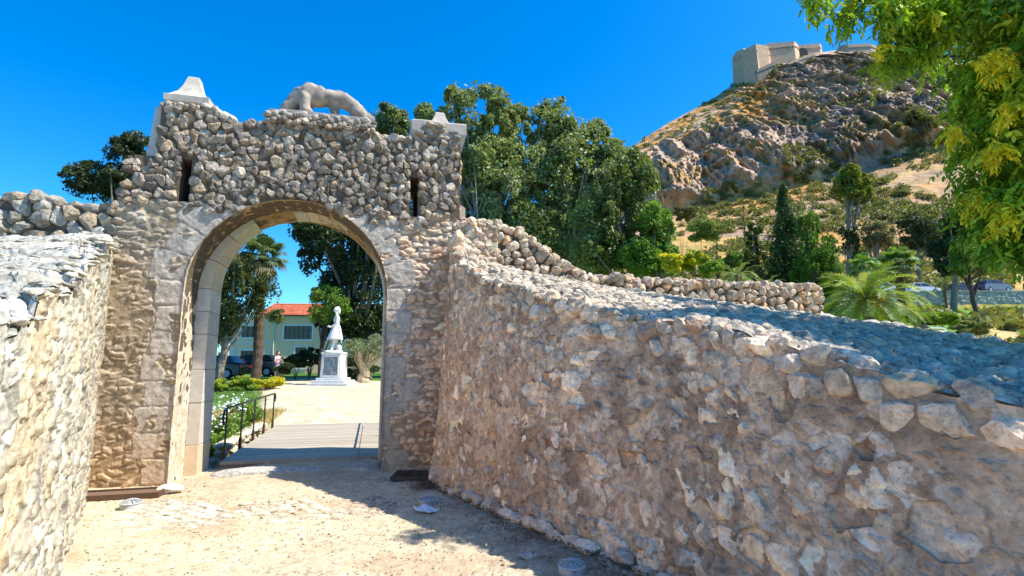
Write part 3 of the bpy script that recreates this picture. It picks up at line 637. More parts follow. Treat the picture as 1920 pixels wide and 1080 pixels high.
# ------------------------------------------------------------------ rubble parapets continuing the gate line
def parapet(name, label, u0, u1, top, base, n0, seed, sp, palette, nb=.45):
    root = thing(name, label, 'wall', tuple(G((u0 + u1) / 2, n0 + .2, 0)))
    a = Acc(); us = np.linspace(u0, u1, 24); tp = [top(u) - .13 for u in us]
    for i in range(23): prism(a, [(us[i], -.3), (us[i + 1], -.3), (us[i + 1], tp[i + 1]), (us[i], tp[i])], lambda u, n, z: tuple(G(u, n, z)), n0 + .07, n0 + nb, (.12, .10, .08))
    build(a, 'wall_core', M_mas, root); a = Acc()
    rubble(a, u0, u1, 2.0, 4.2, sp, lambda u, z: u0 < u < u1 and base(u) < z < top(u) - .05, lambda u, n, z: G(u, n + n0 + .05, z), .11, seed, palette, None, 1.03)
    build(a, 'rubble_facing', M_rub, root); a = Acc(); rg = np.random.default_rng(seed)
    for u in np.arange(u0 + .08, u1, sp[0] * .85):
        for n in (.14, .32):
            rock(a, G(u + rg.uniform(-.03, .03), n0 + n, top(u) - .08 + rg.uniform(-.02, .02)), (sp[0] * .55, sp[0] * .5, sp[1] * .55), int(rg.integers(9999)), palette[rg.integers(len(palette))], 3, rg.uniform(-.4, .4) + PHI, 8)
    for z in np.arange(base(u1) + .05, top(u1) - .1, sp[1] * .9):
        for n in (.12, .34): rock(a, G(u1 - .02, n0 + n, z), (sp[0] * .5, sp[0] * .6, sp[1] * .55), int(rg.integers(9999)), palette[rg.integers(len(palette))], 3, PHI, 8)
    build(a, 'coping_stones', M_rub, root)
PU = [1.0, 1.35, 1.8, 2.1, 2.35, 2.6, 2.85, 3.1, 3.4, 3.6, 8.05]; PZ = [3.95, 3.97, 3.90, 3.80, 3.66, 3.55, 3.40, 3.22, 3.12, 3.10, 3.12]
parapet('parapet_wall', 'sunlit low dry stone wall stepping down from the gate and running off to the right', 1.12, 8.05, lambda u: float(np.interp(u, PU, PZ)), lambda u: float(np.interp(u, [1, 8], [2.85, 2.25])), .02, 81, (.18, .125), CREAM + [(.60, .45, .33)])
parapet('parapet_wall', 'grey dry stone wall running left from the gate behind the sloping wall top', -6.6, -3.58, lambda u: 3.84 - .03 * (u + 3.6) * 0 + .05 * math.sin(u * 5), lambda u: 2.95, .02, 83, (.27, .15), [(.36, .33, .28), (.42, .39, .33), (.30, .27, .22), (.40, .32, .23)])
# ------------------------------------------------------------------ terrain
def ginv(x, y):
    dx = x + 1.89; dy = y - 8.0; return dx * cF + dy * sF, -dx * sF + dy * cF
pathpts = np.array([(-3.4, 12.5), (-4.2, 14.5), (-5.4, 18), (-6.6, 22), (-8, 25), (-12, 30)])
def terrain(x, y):
    """height of the park ground, and masks"""
    x = np.asarray(x, float); y = np.asarray(y, float); u, n = ginv(x, y)
    rise = np.interp(y, [0, 13.5, 20, 27, 34, 60, 120], [0, 0, .22, .58, .62, .8, 1.5])
    a_ = x / np.maximum(y, .5)
    side = sst(-.02, .22, a_)          # 0 = park side, 1 = hill side
    hill = np.interp(y, [0, 12, 20, 28, 35, 62, 66.2, 66.9, 76, 90, 120, 160], [.0, -.3, .2, 2.2, 3.8, 7.6, 8.3, 10.5, 10.9, 14.0, 24, 40])
    hill = hill + 1.2 * sst(.78, .96, a_) * sst(60, 90, y)
    z = rise * (1 - side) + hill * side
    # moat under the bridge
    m = sst(1.25, 2.1, n) * sst(6.2, 4.4, n) * sst(6, 3, np.abs(u + 1)) 
    mo = -1.25 * m
    mo = np.where(n < 1.3, 0, mo)
    z = z + mo + .10 * (fbm(np.stack([x, y], -1) * .6, 4, 3) - .5) * sst(9, 14, y)
    return z, a_, u, n, m
def tz(x, y): return float(terrain(np.array([x]), np.array([y]))[0][0])
A_ = np.linspace(-1.5, 1.75, 900); D_ = np.r_[np.linspace(-8, 8, 14)[:-1], 8 * (170 / 8.) ** np.linspace(0, 1, 330)]
AA, DD = np.meshgrid(A_, D_); XX = AA * np.maximum(DD, 8) ; YY = DD.copy()
ZZ, a_, u_, n_, m_ = terrain(XX, YY); ZZ = ZZ - .03 * (YY < 12)
inner = (YY < 9.2) & (n_ < 1.0); ZZ = np.where(n_ < .6, np.minimum(ZZ, -.03), ZZ)
XY = np.stack([XX, YY], -1)
f1 = fbm(XY * .5, 5, 13); f2 = fbm(XY * 2.5, 4, 14)
soil = np.array((.56, .455, .31)); green = np.array((.075, .16, .022)); dry = np.array((.40, .27, .10)); och = np.array((.50, .29, .09))
def mixc(c0, c1, k): return c0 * (1 - k[..., None]) + c1 * k[..., None]
# distance to the path centre line
pd = np.full(XX.shape, 99.)
for i in range(len(pathpts) - 1):
    p, q = pathpts[i], pathpts[i + 1]; d = q - p; t = np.clip(((XX - p[0]) * d[0] + (YY - p[1]) * d[1]) / (d @ d), 0, 1)
    pd = np.minimum(pd, np.hypot(XX - p[0] - t * d[0], YY - p[1] - t * d[1]))
pwid = np.interp(YY, [12, 15, 20, 26], [1.7, 2.1, 3.0, 3.4]) + .6 * (f1 - .5)
onpath = sst(.5, -.3, pd - pwid)
grass = mixc(np.tile(green, XX.shape + (1,)), dry, sst(.42, .62, f1 + .25 * (f2 - .5)) * .8 * sst(24, 14, YY) + .0)
col = mixc(grass, soil, onpath)
col = mixc(col, soil * .95, sst(1.0, .6, n_))
hs_c = mixc(np.tile(och, XX.shape + (1,)), np.array((.16, .17, .05)), sst(.45, .62, f1) * .7)
gr2 = mixc(np.tile(np.array((.12, .22, .03)), XX.shape + (1,)), np.array((.52, .36, .15)), sst(.86, .92, a_ + .06 * (f1 - .5)) * sst(60, 45, YY))
hs_c = mixc(gr2, hs_c, sst(65, 67, YY))
road_m = sst(66.5, 67.5, YY) * sst(77, 76, YY) * sst(.5, .6, a_); hs_c = mixc(hs_c, np.array((.20, .20, .20)), road_m)
col = mixc(col, hs_c, sst(.05, .2, a_) * sst(9, 12, YY))
a = Acc(); a.add(np.stack([XX, YY, ZZ], -1).reshape(-1, 3), grid_faces(*XX.shape), (col * (.75 + .5 * f2)[..., None]).reshape(-1, 3))
tag(a.build('ground', M_terr, smooth=True), kind='structure')
# courtyard gravel, fine sheet
gx, gy = np.meshgrid(np.linspace(-7.0, 3.6, 640), np.linspace(.3, 10.2, 600)); Gs = np.stack([gx, gy], -1)
u_, n_ = ginv(gx, gy)
h = .035 * (fbm(Gs * 1.1, 4, 3) - .5) + .018 * (fbm(Gs * 9, 4, 4) - .5) * sst(.3, .7, fbm(Gs * .8, 3, 6))
dR = np.full(gx.shape, 9.)
for i in range(0, n, 3): dR = np.minimum(dR, np.hypot(gx - cb[i][0], gy - cb[i][1]))
h = h + .05 * sst(.8, 0, dR) + .06 * sst(-1.3, -.1, n_) * sst(.05, .5, u_ + 2.2) * .6
litter = sst(.9, .1, dR) * sst(7.0, 5.4, gy)
col = np.tile(np.array((.55, .455, .315)), gx.shape + (1,)) * (.82 + .36 * fbm(Gs * 3, 5, 7))[..., None]
sp_ = sst(.56, .66, fbm(Gs * 34, 2, 55)); col = col * (1 - .28 * sp_)[..., None]; h = h - .004 * sp_; col = mixc(col, np.array((.40, .29, .19)), sst(.46, .64, fbm(Gs * 1.3, 5, 9)) * .6)
col = mixc(col, np.array((.22, .15, .10)), litter * .75 * sst(.35, .6, fbm(Gs * 5, 4, 10)))
# pebbles in the sheet
bd, r, ox, oy = vor(Gs / .035, 15, .9); pb = (r[0] > .80) * sst(.05, .25, bd); h = h + pb * .006; col = mixc(col, np.array((.60, .55, .47)), pb * r[1] * .7)
# a worn step down from the gate threshold
h = np.where(n_ > 1.0, h - .25 * sst(1.15, 1.3, n_), h)
a = Acc(); a.add(np.stack([gx, gy, h], -1).reshape(-1, 3), grid_faces(*gx.shape), col.reshape(-1, 3))
tag(a.build('gravel_yard', M_grav, smooth=True), kind='structure')
# cobble patches set in the gravel
def cobbles(name, label, pts, sz, seed, colr, rz):
    o = thing(name, label, 'paving', (np.mean([p[0] for p in pts]), np.mean([p[1] for p in pts]), 0)); a = Acc(); rg = np.random.default_rng(seed)
    P = np.array(pts); x0, y0 = P.min(0); x1, y1 = P.max(0)
    from mathutils.geometry import intersect_point_line
    def inside(x, y):
        c = False
        for i in range(len(P)):
            ax, ay = P[i]; bx, by = P[i - 1]
            if (ay > y) != (by > y) and x < (bx - ax) * (y - ay) / (by - ay) + ax: c = not c
        return c
    ca, sa = math.cos(rz), math.sin(rz)
    ptsn = []
    for iy in range(-30, 30):
        for ix in range(-30, 30):
            lx = (ix + .5 * (iy % 2) + rg.uniform(-.18, .18)) * sz[0]; ly = (iy + rg.uniform(-.12, .12)) * sz[1]
            x = (x0 + x1) / 2 + lx * ca - ly * sa; y = (y0 + y1) / 2 + lx * sa + ly * ca
            if inside(x, y): rock(a, (x, y, -.008), (sz[0] * .56, sz[1] * .56, .034), int(rg.integers(99999)), np.array(colr) * rg.uniform(.8, 1.2), 2, rz + rg.uniform(-.15, .15), 8)
    build(a, 'paving_stones', M_rub, o)
def gp(px, py, z=0):
    v = (540 - py) / 1000.; f = CP - SP * v; k = (SP + CP * v) / f; d = (z - EYE) / k; return ((px - 960) / 1000. / f * d, d)
cobbles('cobble_paving', 'worn patch of flat pale cobbles in the gravel nearer the left wall', [gp(*p) for p in [(165, 985), (240, 950), (330, 938), (420, 950), (430, 970), (400, 985), (300, 998), (200, 1000)]], (.21, .085), 3, (.52, .47, .38), .15)
cobbles('cobble_paving', 'worn patch of flat cobbles in front of the middle of the gate', [gp(*p) for p in [(440, 975), (460, 945), (500, 936), (590, 940), (650, 960), (640, 974), (560, 980), (480, 985)]], (.17, .11), 4, (.52, .45, .34), .1)
cobbles('cobble_paving', 'small round cobbles breaking through the shaded ground near the grate', [gp(*p) for p in [(640, 950), (690, 930), (745, 940), (740, 958), (700, 972), (655, 968)]], (.13, .08), 5, (.42, .33, .26), .4)
def slab(name, label, c, size, rz, colr, seed, mat=M_rub, cat='stone'):
    a = Acc(); rock(a, (0, 0, 0), size, seed, colr, 4, 0, 6); o = a.build(name, mat, None, True); o.location = c; o.rotation_euler = (0, 0, rz); tag(o, label, cat); return o
x, y = gp(505, 890); slab('threshold_stone', 'long rounded threshold stone at the near end of the bridge, left of the gap', (x, y + .05, .0), (.86, .20, .11), .12, (.44, .41, .38), 3)
x, y = gp(672, 884); slab('threshold_stone', 'shorter rounded threshold stone at the foot of the right pier', (x, y + .05, .0), (.40, .24, .13), .3, (.44, .37, .32), 4)
x, y = gp(318, 922); slab('kerb_stone', 'pale rounded stone at the foot of the left pier', (x, y, .02), (.17, .22, .07), .7, (.66, .60, .50), 5)
x, y = gp(712, 905); slab('kerb_stone', 'small brown stone at the foot of the right pier', (x, y, .02), (.10, .08, .05), .2, (.42, .31, .22), 6)
x, y = gp(992, 1050); slab('loose_stone', 'flat grey stone lying in the leaf litter by the curved wall', (x, y, .03), (.09, .06, .03), .2, (.40, .36, .32), 7)
o = thing('edging_strip', 'broken line of narrow pinkish edging stones along the foot of the curved wall', 'kerb', (*gp(930, 978), 0)); a = Acc(); rg = np.random.default_rng(4)
for k in range(13):
    t = k / 12; px = 862 + t * 300; py = 945 + t * 135 - 14 * math.sin(t * 3.1)
    if k in (3, 7, 10): continue
    x, y = gp(px, py); a = Acc(); rock(a, (x, y, .035), (.14, .035, .03), 40 + k, (.48, .36, .28), 2, -1.0, 6); build(a, 'edging_stone', M_rub, o)
# leaf litter and twigs at the foot of the curved wall
a = Acc(); rg = np.random.default_rng(77); V = []; cc = []
for k in range(9000):
    t = rg.uniform(.10, .95); i = int(t * (n - 1)); off = abs(rg.normal()) * .30 * (.35 + .75 * t); tg = cb[min(i + 1, n - 1)] - cb[max(i - 1, 0)]; nn = np.array((tg[1], -tg[0])); nn /= np.linalg.norm(nn)
    if nn[0] > 0: nn = -nn
    p = cb[i][:2] + nn * (off + .06)
    if noise(np.array([[p[0] * 4, p[1] * 4, 0]]), 3)[0] < .42 and off > .1: continue
    s_ = rg.uniform(.008, .022); az = rg.uniform(0, 6.28); e = np.array((math.cos(az), math.sin(az), rg.uniform(-.4, .4))); g = np.array((-math.sin(az), math.cos(az), rg.uniform(-.4, .4)))
    c = np.array((p[0], p[1], .045 + .03 * rg.random() + .03 * max(0, .4 - off))); V += [c - e * s_, c + g * s_ * .4, c + e * s_, c - g * s_ * .4]
    cc += [np.array([(.16, .10, .06), (.24, .15, .08), (.09, .06, .045), (.30, .22, .13)][rg.integers(4)])] * 4
V = np.array(V); a.add(V, np.arange(len(V)).reshape(-1, 4), np.array(cc)); tag(a.build('leaf_litter', M_cloth), kind='stuff')
# scattered gravel stones
a = Acc(); rg = np.random.default_rng(9); Vi, Fi = ico(1)
for k in range(5200):
    y = rg.uniform(2.8, 8.2); x = rg.uniform(-.80 * y + .2, -.2 + .05 * y)
    if min(np.hypot(cb[:, 0] - x, cb[:, 1] - y)) < .1: continue
    s_ = rg.uniform(.003, .011) * (1 + 1.5 * (rg.random() > .97)); a.add(Vi * np.array((s_, s_ * rg.uniform(.6, 1), s_ * .6)) * rg.uniform(.8, 1.2, (len(Vi), 1)) + np.array((x, y, .008)), Fi, np.array((.52, .44, .34)) * rg.uniform(.5, 1.3))
tag(a.build('gravel', M_rub), kind='stuff')
# ------------------------------------------------------------------ iron things on the ground
x, y = gp(775, 902); g_root = thing('drain_grate', 'rusty black iron drain grate in the corner at the foot of the right pier', 'grate', (x, y, .05), PHI - .25)
a = Acc()
for lo, hi in [((-.27, -.24, 0), (.27, -.21, .05)), ((-.27, .21, 0), (.27, .24, .05)), ((-.27, -.21, 0), (-.24, .21, .05)), ((.24, -.21, 0), (.27, .21, .05))]: box(a, lo, hi, (.05, .035, .03))
a.build('grate_frame', M_iron, g_root); a = Acc()
for k in range(13): box(a, (-.235 + k * .0385, -.208, .01), (-.217 + k * .0385, .208, .046), (.06, .042, .035))
a.build('bars', M_iron, g_root); a = Acc(); box(a, (-.238, -.208, -.03), (.238, .208, .002), (.015, .012, .01)); a.build('pit', M_iron, g_root)
x, y = gp(218, 936); g_root = thing('wooden_cover', 'dark weathered wooden hatch cover lying at the foot of the left pier', 'cover', (x - .12, y + .03, .0), PHI + .02)
a = Acc(); bevbox(a, (-.60, -.13, .0), (.55, .17, .05), .008, (.16, .10, .07)); a.build('board', M_wood, g_root)
a = Acc(); box(a, (-.62, -.15, 0), (.57, -.132, .07), (.10, .06, .04)); box(a, (-.62, .172, 0), (.57, .19, .07), (.10, .06, .04)); box(a, (.552, -.131, 0), (.57, .171, .07), (.10, .06, .04)); a.build('cover_frame', M_wood, g_root)
def ground_light(label, px, py):
    x, y = gp(px, py); r = thing('ground_light', label, 'light', (x, y, .01), 0, 'round ground lights'); r.rotation_euler = (0, 0, .3); r.scale = (.84, .84, .84)
    a = Acc(); lathe(a, [(.115, -.03), (.125, .045), (.118, .062), (.10, .066)], col=(.40, .40, .40)); a.build('housing', M_iron, r, True)
    a = Acc(); lathe(a, [(.128, .058), (.134, .066), (.128, .074), (.10, .072)], col=(.42, .43, .44))
    for k in range(12):
        t = k * math.pi / 6; pts = [(q * math.cos(t), q * math.sin(t), .070 + .045 * math.cos(q / .125 * 1.35)) for q in np.linspace(.02, .125, 6)]; tube(a, pts, .0055, 5, (.38, .39, .40))
    lathe(a, [(.03, .110), (.022, .120), (0, .122)], col=(.4, .41, .42), sides=12); a.build('rib_cage', M_paint, r)
    a = Acc(); lathe(a, [(.115, .062), (.09, .082), (.05, .10), (0, .106)], col=(.30, .33, .34)); a.build('lens', M_glass, r, True)
ground_light('white ribbed round ground light in the sun near the left wall', 245, 954)
ground_light('white ribbed ground light in the shade beside the crumpled cloth', 802, 948)
ground_light('white ribbed ground light in the litter at the bottom edge by the curved wall', 1072, 1076)
# crumpled cloth
x, y = gp(800, 962); V = []; m = 16
for i in range(m):
    for j in range(m):
        p, q = i / 15 - .5, j / 15 - .5; V.append((p * .22 + q * .05, q * .16 - p * .03, .02 + .035 * noise(np.array([[p * 4, q * 5, 3.]]), 2)[0] + .03 * max(0, -p)))
a = Acc(); a.add(np.array(V), grid_faces(m, m), (.62, .66, .72)); o = a.build('crumpled_cloth', M_cloth, None, True); o.location = (x, y, 0); o.rotation_euler = (0, 0, -.45)
sm = o.modifiers.new('t', 'SOLIDIFY'); sm.thickness = .004; tag(o, 'crumpled pale blue cloth lying on the shaded gravel', 'cloth')
# ------------------------------------------------------------------ bridge
br = thing('footbridge', 'low plank footbridge leading out through the arch', 'bridge', tuple(G(-1.3, 3.6, 0)), PHI)
def loc(root, P):
    """world -> root local"""
    Mi = Matrix.LocRotScale(root.location, root.rotation_euler, None).inverted(); return [tuple(Mi @ Vector(p)) for p in P]
BPH = R(12.0)
a = Acc(); rg = np.random.default_rng(3); nB0 = 1.12; nB1 = 6.15; k = 0; y0 = nB0
while y0 < nB1 - .02:
    wd = .142; cgr = np.array((.40, .345, .27)) * rg.uniform(.85, 1.12)
    for (ua, ub) in ((-2.40, -.36), (-.345, .18)):
        lo = (ua, y0, .04 + rg.uniform(-.002, .002)); hi = (ub, y0 + wd - .007, .085 + rg.uniform(-.002, .002)); acc_ = Acc()
        v_ = []
        for zz in (lo[2], hi[2]):
            for (uu, nn) in ((lo[0], lo[1]), (hi[0], lo[1]), (hi[0], hi[1]), (lo[0], hi[1])): v_.append(G(uu + 0.045 * (nn - 1) * 0, nn, zz))
        a.add(np.array(v_), BOXF, cgr)
    y0 += wd
build(a, 'deck_planks', M_wood, br)
a = Acc()
for uu in (-2.37, -1.3, .12): prism(a, [(uu - .05, -.12), (uu + .05, -.12), (uu + .05, .036), (uu - .05, .036)], lambda u, n, z: tuple(G(u, n, z)), nB0 + .03, nB1 - .05, (.07, .05, .04))
prism(a, [(-2.45, -.10), (.2, -.10), (.2, .036), (-2.45, .036)], lambda u, n, z: tuple(G(u, n, z)), nB0 - .03, nB0 + .028, (.20, .13, .10))
build(a, 'support_beams', M_wood, br)
def railing(label, u, nposts):
    r = thing('railing', label, 'railing', tuple(G(u, 3.6, .08)), PHI, 'black iron bridge railings'); ns = np.linspace(1.45, 5.75, nposts)
    for q in ns:
        a = Acc(); tube(a, [G(u, q, .05), G(u, q, .86)], .016, 8, (.02, .02, .02)); build(a, 'post', M_iron, r)
        a = Acc(); prism(a, [(u - .025, -.06), (u + .02, -.06), (u + .02, .24), (u + .01, .28), (u - .015, .28), (u - .025, .24)], lambda uu, n, z: tuple(G(uu, n, z)), q - .035, q + .035, (.07, .03, .02)); build(a, 'post_bracket', M_iron, r)
    pts = [G(u, ns[0] - .02, .62), G(u, ns[0] - .17, .64), G(u, ns[0] - .22, .74), G(u, ns[0] - .15, .84)] + [G(u, q, .87) for q in ns] + [G(u, ns[-1] + .15, .85), G(u, ns[-1] + .2, .75), G(u, ns[-1] + .15, .68)]
    a = Acc(); tube(a, pts, .019, 8, (.02, .02, .02)); build(a, 'handrail', M_iron, r)
railing('black iron railing with curled ends on the left side of the footbridge', -2.42, 5); railing('black iron railing on the right side of the footbridge, mostly hidden by the pier', .12, 5)
# stone abutment beyond the left railing
ab = thing('abutment_wall', 'low rough stone abutment beside the footbridge railing', 'wall', tuple(G(-2.7, 4, 0)), PHI); a = Acc()
for k in range(150):
    q = rg.uniform(2.6, 5.9); rock(a, G(-2.62 - rg.uniform(0, .25) - .16 * (5.9 - q) * 0, q, -.32 + rg.uniform(0, .46) * 1.0), (.13, .13, .07), 900 + k, np.array((.50, .42, .30)) * rg.uniform(.7, 1.15), 2, PHI + rg.uniform(-.4, .4), 8)
for k in range(22): rock(a, G(-2.72, 2.6 + k * .16, .14), (.17, .13, .05), 1200 + k, (.58, .50, .38), 2, PHI, 8)
build(a, 'abutment_stones', M_rub, ab)
# ------------------------------------------------------------------ foliage tools
def leaves(acc, centers, rad, n, size, colors, seed, aspect=.45, down=.2, cv=.25, spread=1.0, gate_=0):
    """n leaf-sized rhombs round clump centres"""
    rg = np.random.default_rng(seed); centers = np.asarray(centers, float); rad = np.asarray(rad, float)
    wt = (rad.mean(1) if rad.ndim > 1 else rad) ** 2; idx = rg.choice(len(centers), n, p=wt / wt.sum())
    d = rg.normal(size=(n, 3)); d /= np.linalg.norm(d, axis=1, keepdims=True); rr = rg.random(n) ** .45 * spread
    rd = rad[idx] if rad.ndim > 1 else rad[idx][:, None]
    c = centers[idx] + d * rr[:, None] * rd
    if gate_ > 0:
        sc_ = 1.6 / max(float(np.median(rd)), .05); g1 = noise(c * sc_, seed) * .6 + noise(c * sc_ * 2.3, seed + 3) * .4; kp = g1 > gate_; c = c[kp]; d = d[kp]; idx = idx[kp]; n = len(c)
    ax = rg.normal(size=(n, 3)); ax[:, 2] -= down * 2; ax = ax + d * .6; ax /= np.linalg.norm(ax, axis=1, keepdims=True)
    b = np.cross(ax, rg.normal(size=(n, 3))); b /= np.linalg.norm(b, axis=1, keepdims=True) + 1e-9
    s = (size * rg.uniform(.6, 1.35, n))[:, None]
    V = np.stack([c - ax * s, c + b * s * aspect, c + ax * s, c - b * s * aspect], 1).reshape(-1, 3)
    ck = np.asarray(colors, float)[rg.integers(0, len(colors), len(centers))]; cl = np.asarray(colors, float)[rg.integers(0, len(colors), n)]
    col = (.55 * ck[idx] + .45 * cl) * rg.uniform(1 - cv, 1 + cv, (n, 1)); col = np.repeat(col, 4, 0)
    acc.add(V, np.arange(4 * n).reshape(-1, 4), col)
def subclumps(lobes, per, seed, rf=(.22, .40), gap=.0):
    rg = np.random.default_rng(seed); cs, rs = [], []
    for (c, r) in lobes:
        c = np.array(c, float); r = np.array(r if np.ndim(r) else (r, r, r), float); k = max(4, int(per))
        for i in range(k):
            d = rg.normal(size=3); d /= np.linalg.norm(d); q = rg.random() ** .38 * (1 - rf[0] * .8)
            p = c + d * q * r; cs.append(p); rs.append(rg.uniform(*rf) * r * rg.uniform(.8, 1.2, 3))
    return np.array(cs), np.array(rs)
EUC = [(.21, .27, .10), (.27, .32, .14), (.15, .20, .07), (.38, .41, .24), (.25, .28, .08), (.30, .33, .12)]
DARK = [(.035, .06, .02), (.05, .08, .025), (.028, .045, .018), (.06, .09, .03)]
GRN = [(.15, .26, .035), (.20, .33, .04), (.10, .19, .025), (.25, .36, .06)]
YEL = [(.62, .56, .02), (.75, .64, .03), (.42, .46, .03), (.80, .62, .04)]
OLV = [(.20, .25, .13), (.26, .31, .18), (.15, .20, .09), (.30, .34, .22)]
SCRUB = [(.17, .16, .06), (.21, .19, .08), (.13, .13, .05), (.25, .21, .10)]
def tree(name, label, cat, base, lobes, nleaf, size, colors, seed, per=26, trunk=None, tr=.2, group=None, aspect=.45, down=.2, limbs=14, rf=(.22, .40), barkc=(.22, .18, .14), tree_name='crown', fillf=1.0):
    root = thing(name, label, cat, tuple(base), 0, group); rg = np.random.default_rng(seed)
    lobes = list(lobes)
    for (c_, r_) in list(lobes):
        r_ = np.array(r_, float) if np.ndim(r_) else np.full(3, float(r_))
        for q_ in range(4):
            d_ = rg.normal(size=3); d_[2] = abs(d_[2]) * .8 - .1; d_ /= np.linalg.norm(d_); lobes.append((tuple(np.array(c_) + d_ * r_ * rg.uniform(.8, 1.0)), tuple(r_ * rg.uniform(.18, .36))))
    cs, rs = subclumps(lobes, max(6, per // 3), seed, rf); lc = np.array([l[0] for l in lobes]); lr = np.array([l[1] for l in lobes]); L = lambda P: np.asarray(P, float) - np.array(base)
    a = Acc(); leaves(a, L(cs), rs, int(nleaf * .95), size, colors, seed, aspect, down, spread=1.15, gate_=.40); leaves(a, L(lc), lr, int(nleaf * fillf), size, colors, seed + 1, aspect, down, spread=1.06, gate_=.54); a.build(tree_name, M_leaf, root)
    a = Acc(); tps = trunk or [base, tuple(np.array(base) * .5 + np.array(lobes[0][0]) * .5), lobes[0][0]]
    tp = np.array([np.array(p, float) for p in tps]); ts = np.linspace(0, 1, 12); cur = np.stack([np.interp(ts, np.linspace(0, 1, len(tp)), tp[:, k]) for k in range(3)], -1)
    cur[1:-1] += (rg.random((10, 3)) - .5) * tr * .5; cur[0, 2] -= .2
    tube(a, L(cur), tr * (1 - .75 * ts), 10, barkc)
    for k in range(limbs):
        i = rg.integers(0, len(cs)); s0_ = rg.uniform(.3, .85); j = int(s0_ * 11); p = cur[j]; q = cs[i]; m_ = (p + q) / 2 + np.array((0, 0, -.08 * np.linalg.norm(q - p))) + rg.normal(size=3) * .05 * np.linalg.norm(q - p)
        t_ = np.linspace(0, 1, 7)[:, None]; cu = (1 - t_) ** 2 * p + 2 * t_ * (1 - t_) * m_ + t_ ** 2 * q
        tube(a, L(cu), tr * (.45 - .1 * s0_) * (1 - .85 * t_[:, 0]) + .004, 6, barkc, cap=False)
    a.build('trunk', M_bark, root); return root
def lob(px, py, d, rpx, rpy, rd=None):
    c = at(px, py, d); k = d / 1000.; return (c, (rpx * k, rd if rd else rpx * k * .9, rpy * k))
def bs(px, d): x = at(px, 600, d)[0]; return (x, d, tz(x, d))
# big grey-green trees behind the gate
D1 = 36
tree('eucalyptus_tree', 'tallest grey-green tree, rising just behind the right pier of the gate', 'tree', bs(915, D1), [lob(930, 330, D1, 90, 110), lob(905, 215, D1, 62, 62), lob(860, 190, D1, 30, 40), lob(940, 280, D1, 62, 80), lob(885, 330, D1, 55, 55), lob(960, 380, D1, 70, 80), lob(900, 440, D1, 75, 60), lob(800, 260, D1, 34, 50), lob(975, 225, D1, 26, 34), lob(990, 420, D1, 50, 60), lob(840, 240, D1, 34, 40), lob(1000, 320, D1, 40, 60)], 60000, .15, EUC, 101, 34, tr=.42, down=.25, group='tall trees behind the gate', rf=(.16, .30), limbs=40, barkc=(.34, .30, .26))
D2 = 37
tree('eucalyptus_tree', 'tall twin-topped grey-green tree, second from the gate', 'tree', bs(1060, D2), [lob(1080, 350, D2, 95, 110), lob(1035, 235, D2, 48, 55), lob(1085, 275, D2, 52, 55), lob(1120, 265, D2, 30, 45), lob(1040, 330, D2, 60, 70), lob(1110, 360, D2, 60, 70), lob(1050, 440, D2, 75, 70), lob(1150, 300, D2, 28, 34), lob(1170, 330, D2, 30, 40), lob(1010, 260, D2, 30, 50)], 58000, .15, EUC, 102, 32, tr=.40, down=.25, group='tall trees behind the gate', rf=(.16, .30), limbs=40, barkc=(.34, .30, .26))
D3 = 31
tree('broadleaf_tree', 'rounded yellower green tree at the right end of the tall trees', 'tree', bs(1200, D3), [lob(1170, 350, D3, 60, 60), lob(1130, 420, D3, 60, 70), lob(1190, 330, D3, 38, 55), lob(1160, 400, D3, 55, 70), lob(1215, 440, D3, 50, 60), lob(1130, 470, D3, 60, 55), lob(1190, 490, D3, 60, 45)], 48000, .12, [(.18, .22, .06), (.23, .27, .08), (.12, .16, .04), (.30, .32, .14)], 103, 34, tr=.3, down=.5, group='tall trees behind the gate', rf=(.18, .32))
tree('broadleaf_tree', 'low bright green tree between the tall trees and the hillside', 'tree', bs(1235, 29), [lob(1228, 425, 29, 34, 50), lob(1210, 480, 29, 50, 40), lob(1245, 490, 29, 26, 36)], 15000, .10, GRN, 104, 30, tr=.2, group='tall trees behind the gate')
tree('round_tree', 'round dark green treetop peeping over the gate between sculpture and right pinnacle', 'tree', bs(730, 44), [lob(730, 225, 44, 36, 30), lob(712, 238, 44, 20, 22), lob(752, 245, 44, 24, 28)], 9000, .14, EUC[:3] + DARK[1:2], 105, 30, tr=.35)
tree('round_tree', 'small dark treetop beside the left of the right pinnacle', 'tree', bs(795, 42), [lob(797, 215, 42, 20, 24), lob(812, 235, 42, 22, 24)], 4000, .14, EUC[:3], 106, 22, tr=.3)
tree('spreading_tree', 'dark spreading treetop against the sky left of the gate', 'tree', bs(215, 26), [lob(232, 288, 26, 36, 34), lob(180, 330, 26, 50, 26), lob(145, 340, 26, 26, 18), lob(225, 345, 26, 50, 34), lob(235, 330, 26, 46, 60), lob(185, 350, 26, 60, 26), lob(255, 270, 26, 26, 26)], 26000, .085, [(.05, .075, .035), (.065, .09, .04), (.04, .06, .025), (.09, .10, .05)], 107, 24, tr=.22, rf=(.16, .3))
